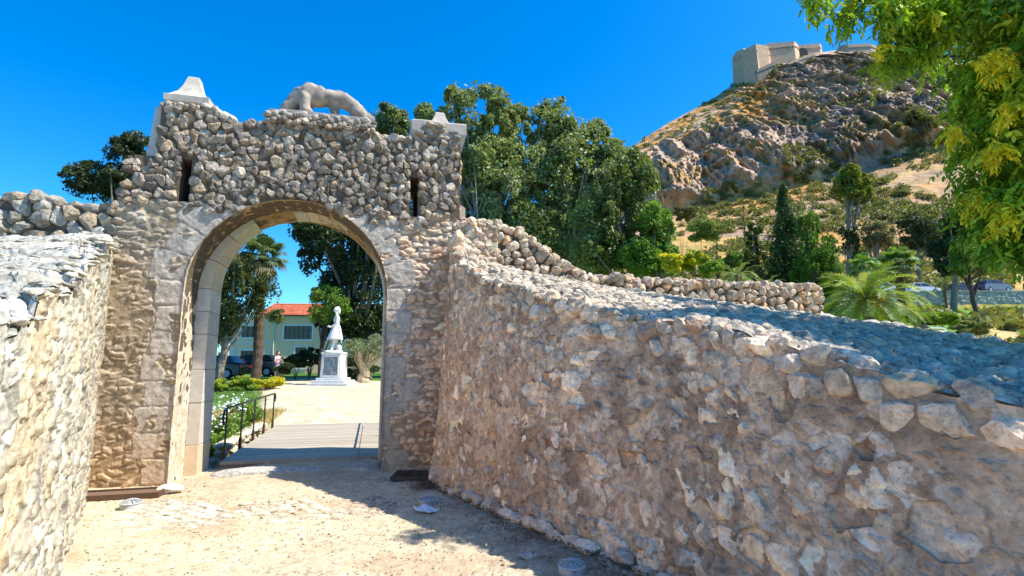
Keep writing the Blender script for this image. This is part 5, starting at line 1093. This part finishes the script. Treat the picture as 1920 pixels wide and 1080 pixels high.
# scrub over the slopes
rg = np.random.default_rng(31); cs = []; rs = []
for k in range(2600):
    a_ = rg.uniform(.12, 1.0); t_ = rg.uniform(.005, .30) if rg.random() < .70 else rg.uniform(.3, .89); p = hillpt(a_, t_)
    if noise(np.array([p * .05]), 3)[0] < .42: continue
    r = rg.uniform(.8, 2.4) * (1.15 if t_ < .3 else .75); cs.append(p + np.array((0, 0, r * .25))); rs.append((r, r, r * .65))
for k in range(900):
    d = rg.uniform(78, 118); a_ = rg.uniform(.2, .95); r = rg.uniform(.6, 1.6); cs.append(np.array((a_ * d, d, tz(a_ * d, d) + r * .3))); rs.append((r, r, r * .7))
for k in range(520):
    d = rg.uniform(25, 64); a_ = rg.uniform(.45, 1.0); r = rg.uniform(.25, .75)
    if noise(np.array([[a_ * 14, d * .12, 3.]]), 8)[0] < .45: continue
    cs.append(np.array((a_ * d, d, tz(a_ * d, d) + r * .25))); rs.append((r, r, r * .6))
a = Acc(); leaves(a, np.array(cs), np.array(rs), 160000, .42, [(.20, .19, .06), (.25, .23, .08), (.15, .16, .05), (.16, .19, .05)], 32, .6, 0); tag(a.build('hillside_scrub', M_leaf), kind='stuff')
# ------------------------------------------------------------------ fortress on the summit
ft = thing('fortress', 'pale stone hilltop fortress with bastion and crenellated walls on the summit', 'fortress', at(1450, 110, 292)); FC = (.66, .44, .28)
def strip(name, rows, th, col=FC, mer=0, parent=None):
    a = Acc(); T_ = [np.array(at(px, t, d)) for px, t, b, d in rows]; B_ = [np.array(at(px, b, d)) for px, t, b, d in rows]
    for i in range(len(rows) - 1):
        t0, t1, b0, b1 = T_[i], T_[i + 1], B_[i].copy(), B_[i + 1].copy(); dr = (t1 - t0)[:2]; nrm = np.array((-dr[1], dr[0], 0)); nrm = nrm / (np.linalg.norm(nrm) + 1e-9) * th
        if nrm[1] < 0: nrm = -nrm
        b0[:2] = t0[:2] + (t0[:2] - t0[:2]); b1[:2] = t1[:2]; b0[2] -= 6; b1[2] -= 6
        b0[:2] -= nrm[:2] / th * .04 * (t0[2] - b0[2]); b1[:2] -= nrm[:2] / th * .04 * (t1[2] - b1[2])
        V = np.array([b0, b1, b1 + nrm, b0 + nrm, t0, t1, t1 + nrm, t0 + nrm]); a.add(V, BOXF, col)
        # string course
        c0, c1 = t0 * .86 + b0 * .14, t1 * .86 + b1 * .14; e = nrm / th
        a.add(np.array([c0 - e * .35 - (0, 0, .35), c1 - e * .35 - (0, 0, .35), c1 + e * .2 - (0, 0, .35), c0 + e * .2 - (0, 0, .35), c0 - e * .35, c1 - e * .35, c1 + e * .2, c0 + e * .2]), BOXF, np.array(col) * .95)
        if mer:
            L_ = np.linalg.norm(t1 - t0); m = max(1, int(L_ / 1.7))
            for k in range(m):
                p = t0 + (t1 - t0) * (k + .5) / m; q = (t1 - t0) / L_ * .5
                a.add(np.array([p - q, p + q, p + q + e * .8, p - q + e * .8, p - q + (0, 0, .8), p + q + (0, 0, .8), p + q + e * .8 + (0, 0, .8), p - q + e * .8 + (0, 0, .8)]), BOXF, col)
                c = p * .80 + (b0 + (b1 - b0) * (k + .5) / m) * .20; 
                if mer > 1: a.add(np.array([c - q * .4 - e * .25, c + q * .4 - e * .25, c + q * .4 + e * .1, c - q * .4 + e * .1, c - q * .4 - e * .25 + (0, 0, .7), c + q * .4 - e * .25 + (0, 0, .7), c + q * .4 + e * .1 + (0, 0, .7), c - q * .4 + e * .1 + (0, 0, .7)]), BOXF, (.12, .09, .07))
    o = build(a, name, M_fort, ft); return o
strip('bastion', [(1373, 108, 166, 302), (1380, 97, 166, 299), (1393, 91, 166, 294), (1395, 93, 166, 293), (1417, 82, 152, 284), (1443, 96, 128, 293)], 9)
strip('upper_bastion', [(1428, 90, 120, 300), (1441, 83, 122, 294), (1488, 79, 112, 293), (1493, 81, 112, 295), (1497, 87, 110, 299)], 10, FC, 2)
strip('curtain_wall', [(1496, 86, 108, 301), (1537, 83, 103, 301), (1540, 86, 100, 305)], 6, FC, 1)
strip('lower_wall', [(1419, 130, 148, 283), (1452, 115, 140, 284), (1472, 121, 140, 285), (1500, 108, 120, 289), (1528, 99, 112, 292)], 3, (.38, .29, .22))
strip('curtain_wall', [(1566, 100, 110, 296), (1573, 85, 110, 294), (1590, 83, 106, 292), (1632, 81, 106, 293), (1650, 90, 104, 296)], 6, (.44, .35, .27))
strip('ruined_tower', [(1554, 152, 176, 262), (1560, 148, 176, 260), (1578, 150, 176, 260), (1590, 166, 176, 262)], 4, (.44, .33, .24))
a = Acc(); p = np.array(at(1505, 103, 300)); 
pts = [(-3, -3.5)] + [(3 * math.cos(t), 1.5 + 3 * math.sin(t)) for t in np.linspace(math.pi, 0, 9)] + [(3, -3.5)]
prism(a, pts, lambda u, n, z: (p[0] + u, p[1] + n, p[2] + z), -.4, .8, (.10, .08, .07)); build(a, 'arched_gate', M_fort, ft)
# ------------------------------------------------------------------ trees of the slope and park on the right
def conifer(name, label, px, top, bot, d, wpx, n_, size, colors, seed, taper=1.0, group=None):
    b = at(px, bot, d); zt_ = at(px, top, d)[2]; g_ = tz(b[0], d); base = (b[0], d, min(g_, b[2])); h = zt_ - base[2]; w_ = wpx * d / 1000. / 2 * 1.55
    root = thing(name, label, 'tree', base, 0, group); rg = np.random.default_rng(seed); cs, rs = [], []
    for k in range(340):
        t = rg.random() ** 1.2; rad = w_ * (1 - t ** taper) ** .75 * (1 if t > .08 else .8); th = rg.uniform(0, 6.28); q = rg.random() ** .4; cs.append((rad * q * .8 * math.cos(th), rad * q * .8 * math.sin(th), h * (.03 + .95 * t))); r = max(.12 * w_, rad * rg.uniform(.28, .5)); rs.append((r, r, r * rg.uniform(1.3, 2.2)))
    a = Acc(); leaves(a, np.array(cs), np.array(rs), n_, size, colors, seed, .4, -.5); a.build('crown', M_leaf, root); a = Acc(); tube(a, [(0, 0, -.3), (0, 0, h * .95)], [.12 * max(w_, .5), .02], 8, (.15, .10, .07)); a.build('trunk', M_bark, root); return root
conifer('cypress_tree', 'dark pointed cypress, tallest of the evergreens behind the dry stone wall', 1482, 345, 540, 30, 80, 52000, .085, [(.028, .065, .02), (.045, .09, .025), (.07, .12, .035)], 201, 1.1)
tree('thuja_tree', 'bright green conical evergreen tight against the dark cypress on its right', 'tree', bs(1535, 28), [lob(1515, 430, 28, 20, 46), lob(1535, 480, 28, 34, 55), lob(1550, 530, 28, 36, 50), lob(1520, 520, 28, 36, 46), lob(1552, 580, 28, 24, 36)], 30000, .06, [(.12, .22, .025), (.17, .29, .03), (.09, .17, .02), (.06, .12, .02)], 202, 36, tr=.16, down=-.4, rf=(.16, .28))
tree('conifer_tree', 'feathery olive green conifer left of the dark cypress', 'tree', bs(1415, 34), [lob(1412, 440, 34, 18, 26), lob(1414, 480, 34, 26, 34), lob(1415, 515, 34, 34, 28)], 9000, .10, [(.10, .13, .03), (.14, .17, .035), (.07, .09, .02)], 203, 30, tr=.16, rf=(.16, .3), fillf=.15)
conifer('dead_conifer', 'thin almost bare dark conifer spire against the cliff', 1397, 340, 450, 60, 9, 900, .14, [(.06, .07, .03), (.10, .09, .05)], 204)
conifer('young_cypress', 'thin dark young cypress above the yellow bushes', 1347, 447, 520, 30, 11, 2200, .07, DARK, 205)
tree('pine_tree', 'umbrella shaped yellow-green pine standing alone on the ochre slope', 'tree', bs(1592, 95), [lob(1592, 335, 95, 26, 26), lob(1580, 350, 95, 24, 20), lob(1612, 358, 95, 26, 22), lob(1600, 370, 95, 30, 14)], 14000, .26, [(.22, .26, .03), (.16, .20, .03), (.28, .31, .04), (.09, .12, .02)], 206, 34, tr=.5, trunk=[(at(1590, 470, 95)[0], 95, tz(at(1590, 470, 95)[0], 95)), at(1591, 430, 95), at(1592, 350, 95)], rf=(.2, .34))
tree('thin_tree', 'sparse dark tree below the lone pine', 'tree', bs(1592, 80), [lob(1590, 450, 80, 20, 38), lob(1602, 470, 80, 18, 26)], 2600, .22, DARK + SCRUB[2:3], 207, 26, tr=.22, fillf=.1)
tree('scrub_tree', 'hazy olive brown tree between lone pine and fan palm', 'tree', bs(1645, 78), [lob(1640, 440, 78, 34, 24), lob(1655, 455, 78, 30, 20)], 6000, .20, SCRUB, 208, 26, tr=.3)
tree('olive_bush', 'round grey-green bushy tree behind the fan palm', 'tree', bs(1728, 92), [lob(1722, 425, 92, 34, 30), lob(1745, 445, 92, 28, 24), lob(1715, 452, 92, 24, 18)], 11000, .26, [(.10, .13, .05), (.13, .16, .07), (.06, .08, .03)], 209, 26, tr=.4)
tree('dark_tree', 'dark evergreen mass at the left edge of the overhanging leaves', 'tree', bs(1790, 60), [lob(1795, 425, 60, 30, 40), lob(1780, 470, 60, 36, 30), lob(1770, 500, 60, 24, 18), lob(1840, 440, 60, 40, 50)], 18000, .17, DARK, 210, 28, tr=.35)
tree('slender_tree', 'small bright green tree with leaning trunk in front of the parked cars', 'tree', bs(1828, 44), [lob(1812, 480, 44, 26, 30), lob(1838, 470, 44, 28, 26), lob(1800, 505, 44, 20, 16), lob(1850, 500, 44, 26, 16)], 12000, .09, [(.16, .27, .03), (.22, .33, .04), (.11, .20, .02)], 211, 26, tr=.20, trunk=[(at(1829, 570, 44)[0], 44, tz(at(1829, 570, 44)[0], 44)), at(1818, 530, 44), at(1815, 490, 44)], barkc=(.10, .07, .05))
for i, (px, py, d, rx, ry, cl, lb, nm) in enumerate([(1262, 490, 27, 26, 22, YEL, 'yellow flowering bush next to the bright green tree', 0), (1300, 492, 27.5, 34, 22, YEL[:2] + GRN[:1], 'yellow-green bush in the middle of the bushes above the dry stone wall', 0), (1335, 505, 26.5, 30, 16, GRN + YEL[2:3], 'greener low bush at the right of the yellow bushes', 0),
    (1320, 430, 60, 40, 26, [(.20, .24, .06), (.26, .29, .08), (.15, .19, .05)], 'pale green rounded bush below the cliff foot', 0), (1285, 400, 80, 26, 16, SCRUB, 'brown-olive bush at the cliff foot beside the tall trees', 0), (1375, 490, 45, 26, 20, GRN[:2] + SCRUB[:2], 'loose bush between young cypress and feathery conifer', 0),
    (1822, 615, 26, 34, 16, [(.22, .24, .07), (.16, .20, .05), (.28, .28, .10)], 'twiggy green and tan bush on the dry ground at the right', 0), (1765, 600, 30, 36, 14, [(.20, .32, .03), (.26, .36, .04)], 'bright green low bush behind the lantern', 0), (1725, 598, 40, 46, 14, [(.16, .28, .03), (.22, .33, .04), (.10, .2, .03)], 'wide bright green low bush below the road wall', 0), (1680, 600, 24, 30, 20, [(.10, .18, .03), (.15, .24, .04)], 'green shrub behind the drooping fronds', 0)]):
    shrub('garden_shrub', lb, [lob(px, py, d, rx, ry)], 7000, .0022 * d + .01, cl, 230 + i, bs(px, d))
def date_palm(label, px, py, d, r, n_, seed, fruit=True, leafc=((.16, .24, .05), (.22, .30, .07), (.11, .17, .04), (.30, .32, .10)), name='date_palm'):
    c = np.array(at(px, py, d)); base = (c[0], d, tz(c[0], d)); root = thing(name, label, 'palm', base); hc = c[2] - base[2]; rg = np.random.default_rng(seed); a = Acc(); s_ = Acc()
    for k in range(n_):
        az = k * 2.39996; el = R(82) - (k / n_) ** .8 * R(118) + rg.normal() * .08; L_ = r * rg.uniform(.85, 1.1); m = 16; p = np.array((0, 0, hc)) + np.array((math.cos(az), math.sin(az), 0)) * .12; pts = [p]; e = el
        for i in range(m): e -= R(5.2) * (.5 + i / m) * (1 if el > 0 else .6); p = p + L_ / m * np.array((math.cos(az) * math.cos(e), math.sin(az) * math.cos(e), math.sin(e))); pts.append(p)
        pts = np.array(pts); tube(s_, pts, np.linspace(.03, .006, m + 1) * r / 2, 4, (.30, .34, .12), False)
        T = np.gradient(pts, axis=0); T /= np.linalg.norm(T, axis=1, keepdims=True); ks = np.linspace(1.5, m - .05, 46); P = np.stack([np.interp(ks, np.arange(m + 1), pts[:, q]) for q in range(3)], -1); Tt = np.stack([np.interp(ks, np.arange(m + 1), T[:, q]) for q in range(3)], -1)
        sd = np.cross(Tt, (0, 0, 1)); sd /= np.linalg.norm(sd, axis=1, keepdims=True) + 1e-9; up = np.cross(sd, Tt)
        for q in (-1, 1):
            ll = r * .19 * np.sin(np.linspace(.35, 2.9, 46))[:, None] ** .6; ax = q * sd * .75 + Tt * .75 + up * .25 + rg.normal(size=(46, 3)) * .10; ax[:, 2] -= .18; ax /= np.linalg.norm(ax, axis=1, keepdims=True); w_ = Tt * .011 * r / 2 * 1.2
            V = np.stack([P - w_, P + w_, P + ax * ll * .6 + w_, P + ax * ll, P + ax * ll * .6 - w_], 1); 
            k5 = np.arange(46)[:, None] * 5; cc = np.array(leafc)[rg.integers(len(leafc))] * rg.uniform(.75, 1.25) * (1 if k < n_ * .85 else .8); a.add(V.reshape(-1, 3), np.concatenate([k5, k5 + 1, k5 + 2, k5 + 4], 1), cc); a.f.append(np.concatenate([k5 + 4, k5 + 2, k5 + 3], 1) + a.n - 230)
    a.build('fronds', M_leaf, root); s_.build('frond_stalks', M_bark, root); a = Acc(); zz = np.linspace(-.2, hc, 24); tube(a, np.stack([zz * 0, zz * 0, zz], -1), .17 * r / 2 * (1 + .12 * (np.arange(24) % 2)) + .0, 10, (.20, .14, .09)); a.build('trunk', M_bark, root)
    if fruit:
        a = Acc()
        for k in range(10):
            az = rg.uniform(0, 6.28) if k > 5 else rg.uniform(-2.6, -.6); tip = np.array((math.cos(az) * r * .32, math.sin(az) * r * .32, hc - .02 * r)); Vi, Fi = ico(1)
            for j in range(110):
                t = rg.random(); q = np.array((0, 0, hc)) * (1 - t) + tip * t + rg.normal(size=3) * .10 * t * r / 2 + np.array((0, 0, -.25 * t * r / 2 * rg.random())); a.add(Vi * .022 * r / 2 + q, Fi, (.62, .24, .02) if j % 3 else (.75, .40, .04))
        a.build('fruit_clusters', M_paint, root)
    return root
date_palm('wide arching date palm with orange fruit clusters at the end of the dry stone wall', 1625, 562, 22, 2.25, 70, 301, True, ((.24, .34, .05), (.33, .42, .08), (.16, .24, .05), (.45, .46, .14)))
date_palm('small bright palm tuft poking over the dry stone wall left of the feathery conifer', 1382, 515, 18, .75, 26, 302, False, name='young_palm'); date_palm('small palm tuft just left of the bright green conical tree over the wall', 1440, 530, 18, .45, 18, 303, False, name='young_palm')
date_palm('small dark palm with reddish trunk beside the parked cars', 1770, 528, 66, 1.5, 30, 304, False, ((.08, .12, .03), (.12, .17, .04)), name='young_palm')
def fan_palm(label, px, py, d, r, n_, seed, tr_, cols):
    c = np.array(at(px, py, d)); base = (c[0], d, tz(c[0], d)); root = thing('fan_palm', label, 'palm', base); hc = c[2] - base[2]; rg = np.random.default_rng(seed); a = Acc(); s_ = Acc()
    for k in range(n_):
        az = k * 2.39996; el = R(80) - (k / n_) * R(135) + rg.normal() * .1; dr = np.array((math.cos(az) * math.cos(el), math.sin(az) * math.cos(el), math.sin(el))); L_ = r * rg.uniform(.45, .6); o = np.array((0, 0, hc)); p = o + dr * L_ + np.array((0, 0, -.06 * r)); tube(s_, [o, o * .5 + p * .5 + np.array((0, 0, .04 * r)), p], .018 * r, 4, (.30, .34, .16), False)
        sd = np.cross(dr, (0, 0, 1)); sd /= np.linalg.norm(sd) + 1e-9; up = np.cross(sd, dr); cc = np.array(cols[rg.integers(len(cols))]) * rg.uniform(.8, 1.2)
        if k > n_ * .8: cc = np.array((.32, .24, .12))
        for j in range(22):
            th = R(-115 + 230 * j / 21); ax = dr * math.cos(th) + sd * math.sin(th); ll = r * .55 * (.75 + .25 * math.cos(th)); w_ = np.cross(ax, up) * r * .035; tip = p + ax * ll + np.array((0, 0, -.22 * r * rg.uniform(.6, 1.3))); mid = p + ax * ll * .6; a.add(np.array([p, mid + w_, tip, mid - w_]), [[0, 1, 2, 3]], cc * rg.uniform(.85, 1.15))
    a.build('fan_leaves', M_leaf, root); s_.build('leaf_stalks', M_bark, root); a = Acc(); zz = np.linspace(-.2, hc, 30); tube(a, np.stack([zz * 0 + .05 * np.sin(zz), zz * 0, zz], -1), tr_ * (1 + .10 * (np.arange(30) % 2)), 12, (.09, .065, .045)); a.build('trunk', M_bark, root); return root
fan_palm('fan palm with thick dark trunk rising through the left side of the arch', 494, 478, 28, 1.35, 34, 311, .24, [(.10, .15, .06), (.14, .20, .08), (.07, .11, .04)])
fan_palm('fan palm with brown trunk standing in front of the parked white car', 1683, 492, 50, 1.9, 40, 312, .34, [(.14, .22, .05), (.20, .29, .07), (.09, .15, .03)])
fan_palm('low fan palm crown just behind the date palm', 1618, 500, 34, 1.1, 30, 313, .2, [(.12, .24, .05), (.18, .30, .07)])
# ------------------------------------------------------------------ road wall, canopy, lantern
rwl = thing('retaining_wall', 'long grey stone retaining wall carrying the road with the parked cars', 'wall', (50, 66, 8)); 
xs2 = np.linspace(38, 66, 500); zs2 = np.linspace(7.4, 10.42, 60); xw, zw = np.meshgrid(xs2, zs2); P = np.stack([xw, 66.2 + 0 * xw, zw], -1)
ob = sheet('wall_face', P, np.stack([xw, zw], -1), M_mas, None, dict(size=(.5, .32), relief=.12, palette=[(.40, .38, .36), (.46, .43, .40)], mortar=(.30, .28, .26), seed=88, cover=.35), None); PR(ob, rwl)
a = Acc(); box(a, (38, 66.12, 10.43), (66, 66.6, 10.54), (.50, .48, .45)); box(a, (38, 66.3, 7), (66, 66.6, 10.425), (.3, .28, .26)); build(a, 'coping', M_dress, rwl)
lx, ly, _ = at(1735, 640, 20); lz = tz(lx, ly); lp_ = thing('lantern_post', 'traditional black metal street lantern showing just above the blue-shaded wall top', 'street lamp', (lx, ly, lz)); zl = at(1735, 631, 20)[2] - lz
a = Acc(); tube(a, [(0, 0, 0), (0, 0, .5), (0, 0, zl)], [.07, .045, .035], 10, (.03, .03, .03)); a.build('post', M_iron, lp_)
a = Acc(); 
for k in range(4):
    t = math.pi / 4 + k * math.pi / 2; c_, s1 = math.cos(t), math.sin(t); tube(a, [(.11 * c_, .11 * s1, zl), (.19 * c_, .19 * s1, zl + .32)], .012, 5, (.03, .03, .03))
lathe(a, [(.17, zl + .32), (.24, zl + .33), (.12, zl + .42), (.05, zl + .46), (.06, zl + .50), (.02, zl + .54), (.0, zl + .66)], sides=4, col=(.03, .03, .03)); a.build('lantern_frame', M_iron, lp_)
a = Acc(); lathe(a, [(.10, zl + .005), (.175, zl + .315)], sides=4, col=(.55, .50, .38)); a.build('lantern_glass', M_glass, lp_)
cx, cy, _ = at(1730, 632, 24); cz_ = tz(cx, cy); cn = thing('canopy', 'white sloping canopy roof behind the lantern', 'canopy', (cx, cy, cz_), .2); zc = at(1730, 616, 24)[2] - cz_
a = Acc(); prism(a, [(-.95, zc - .28), (-.55, zc), (.25, zc), (.85, zc - .62), (.8, zc - .68), (.22, zc - .05), (-.53, zc - .05), (-.93, zc - .33)], lambda u, n, z: (u, n, z), -.8, .8, (.80, .84, .84)); a.build('roof', M_cloth, cn)
for q in ((-.85, -.7), (-.85, .7), (.6, -.7), (.6, .7)): a = Acc(); tube(a, [(q[0], q[1], 0), (q[0], q[1], zc - .40)], .025, 6, (.7, .7, .7)); a.build('pole', M_iron, cn)
# ------------------------------------------------------------------ overhanging tree at the right
nt_r = thing('overhanging_tree', 'near tree with feathery bright green and yellow leaflets hanging in from the upper right', 'tree', (7.2, 5.6, 0)); rb = np.array((7.2, 5.6, 0)); rg = np.random.default_rng(401)
def L0(px, py, d, r): return (np.array(at(px, py, d)), r)
LOB = [L0(1935, 60, 4.6, .48), L0(1945, 170, 4.5, .52), L0(1930, 290, 4.6, .44), L0(1950, 390, 4.4, .46), L0(1935, 430, 4.5, .28), L0(1865, 40, 4.7, .24), L0(1815, 175, 4.8, .15), L0(1725, 20, 4.8, .24), L0(1690, 75, 4.9, .17), L0(1655, 120, 4.9, .10), L0(1790, 5, 4.7, .2), L0(1520, -10, 4.9, .13), L0(1600, -5, 4.9, .13), L0(1575, 30, 4.9, .09), L0(1660, 5, 4.7, .2), L0(1745, 60, 4.8, .14),
       L0(1870, 130, 4.6, .22), L0(1865, 240, 4.7, .22), L0(1800, 130, 4.8, .10), L0(1855, 350, 4.7, .22), L0(1862, 412, 4.8, .17), L0(1815, 290, 4.8, .12), L0(1830, 400, 4.8, .13)]
YLO = [L0(1865, 115, 4.3, .14), L0(1905, 200, 4.3, .12), L0(1780, 245, 4.7, .08), L0(1860, 285, 4.4, .12), L0(1820, 370, 4.5, .10), L0(1880, 400, 4.3, .13), L0(1640, 92, 4.8, .055), L0(1750, 20, 4.6, .05)]
OFF = [((6.4, 5.2, 5.4), 1.2), ((7.6, 6.3, 5.8), 1.3), ((6.4, 3.6, 5.0), 1.1), ((7.6, 4.4, 6.6), 1.3), ((6.3, 4.8, 6.8), .9), ((5.9, 2.8, 4.2), .8), ((5.6, 6.9, 7.3), .45), ((5.4, 6.5, 6.6), .35), ((6.9, 7.6, 6.9), .8), ((6.2, 4.0, 3.6), .8), ((5.9, 4.3, 6.2), .7), ((5.3, 3.2, 5.0), .8), ((4.7, 2.4, 5.0), .8), ((5.1, 4.0, 4.9), .6), ((5.9, 5.8, 6.6), .7), ((5.2, 1.8, 4.8), .7)]  # unseen crown lobes, added out of view to cast shade on the wall top
V = []; CC = []
PALF = [(.20, .36, .02), (.32, .50, .03), (.12, .24, .015), (.36, .48, .03)]; PALY = [(.85, .70, .03), (.75, .68, .04), (.60, .62, .05)]
def pinnate(p, az, el, L_, ls, colr):
    m = 7; pts = [p]; e = el
    for i in range(m): e -= R(9); pts.append(pts[-1] + L_ / m * np.array((math.cos(az) * math.cos(e), math.sin(az) * math.cos(e), math.sin(e))))
    pts = np.array(pts)
    for i in range(1, m + 1):
        T = pts[i] - pts[i - 1]; T /= np.linalg.norm(T); sd = np.cross(T, (0, 0, 1.)); sd /= np.linalg.norm(sd) + 1e-9
        for q in ((-1, 1) if i < m else (0,)):
            ax = T * .55 + sd * q * .85 + np.array((0, 0, -.45)) + rg.normal(size=3) * .16; ax /= np.linalg.norm(ax); w_ = np.cross(ax, rg.normal(size=3) * .35 + np.array((0, 0, 1.))); w_ /= np.linalg.norm(w_) + 1e-9
            s1 = ls * rg.uniform(.75, 1.2); b0 = pts[i]; V.extend([b0, b0 + ax * s1 * .35 + w_ * s1 * .19, b0 + ax * s1 * .75 + w_ * s1 * .13, b0 + ax * s1, b0 + ax * s1 * .75 - w_ * s1 * .13, b0 + ax * s1 * .35 - w_ * s1 * .19]); c_ = np.array(colr) * rg.uniform(.75, 1.25); CC.extend([c_] * 6)
stalks = Acc()
for (c, r) in LOB:
    nl = int(250 * (r / .4) ** 1.9); c = np.array(c); yc = rg.normal(size=3) * r * .5
    for k in range(nl):
        d = rg.normal(size=3); d /= np.linalg.norm(d); p = c + d * r * rg.random() ** .4 * np.array((1, 1, 1)); yel = rg.random() < .03
        pal_ = PALY if yel else PALF; pinnate(p, rg.uniform(0, 6.28), rg.uniform(-.9, .5), .26 * rg.uniform(.8, 1.2), .072, pal_[rg.integers(len(pal_))])
for (c, r) in YLO:
    for k in range(int(40 * (r / .12) ** 2)):
        d = rg.normal(size=3); d /= np.linalg.norm(d); p = np.array(c) + d * r * rg.random() ** .4; pinnate(p, rg.uniform(0, 6.28), rg.uniform(-.9, .5), .16, .05, PALY[rg.integers(3)])
for (c, r) in OFF:
    for k in range(int(260 * r ** 2)):
        d = rg.normal(size=3); d /= np.linalg.norm(d); p = np.array(c) + d * r * rg.random() ** .4; pinnate(p, rg.uniform(0, 6.28), rg.uniform(-.8, .6), .34, .11, PALF[rg.integers(4)])
V = np.array(V) - rb; k6 = np.arange(len(V) // 6)[:, None] * 6; a = Acc(); a.add(V, np.concatenate([k6 + i for i in range(6)], 1), np.array(CC)); a.build('leaflets', M_leaf, nt_r)
a = Acc(); hub = np.array((6.9, 5.3, 4.2)); tube(a, np.array([(7.2, 5.6, -.2), (7.15, 5.5, 2), hub]) - rb, [.20, .17, .13], 10, (.14, .11, .09))
for (c, r) in LOB + YLO[:1] + OFF:
    c = np.array(c); m_ = (hub + c) / 2 + np.array((0, 0, .5)) + rg.normal(size=3) * .15; t_ = np.linspace(0, 1, 10)[:, None]; cu = (1 - t_) ** 2 * hub + 2 * t_ * (1 - t_) * m_ + t_ ** 2 * c; tube(a, cu - rb, np.linspace(.055, .010, 10) * (1 if r > .4 else .6), 6, (.12, .10, .08), False)
    for k in range(5): q = c + rg.normal(size=3) * r * .5; tube(a, np.array([cu[7], (cu[7] + q) / 2 + (0, 0, .03), q]) - rb, [.008, .006, .003], 4, (.14, .16, .06), False)
a.build('branches', M_bark, nt_r)
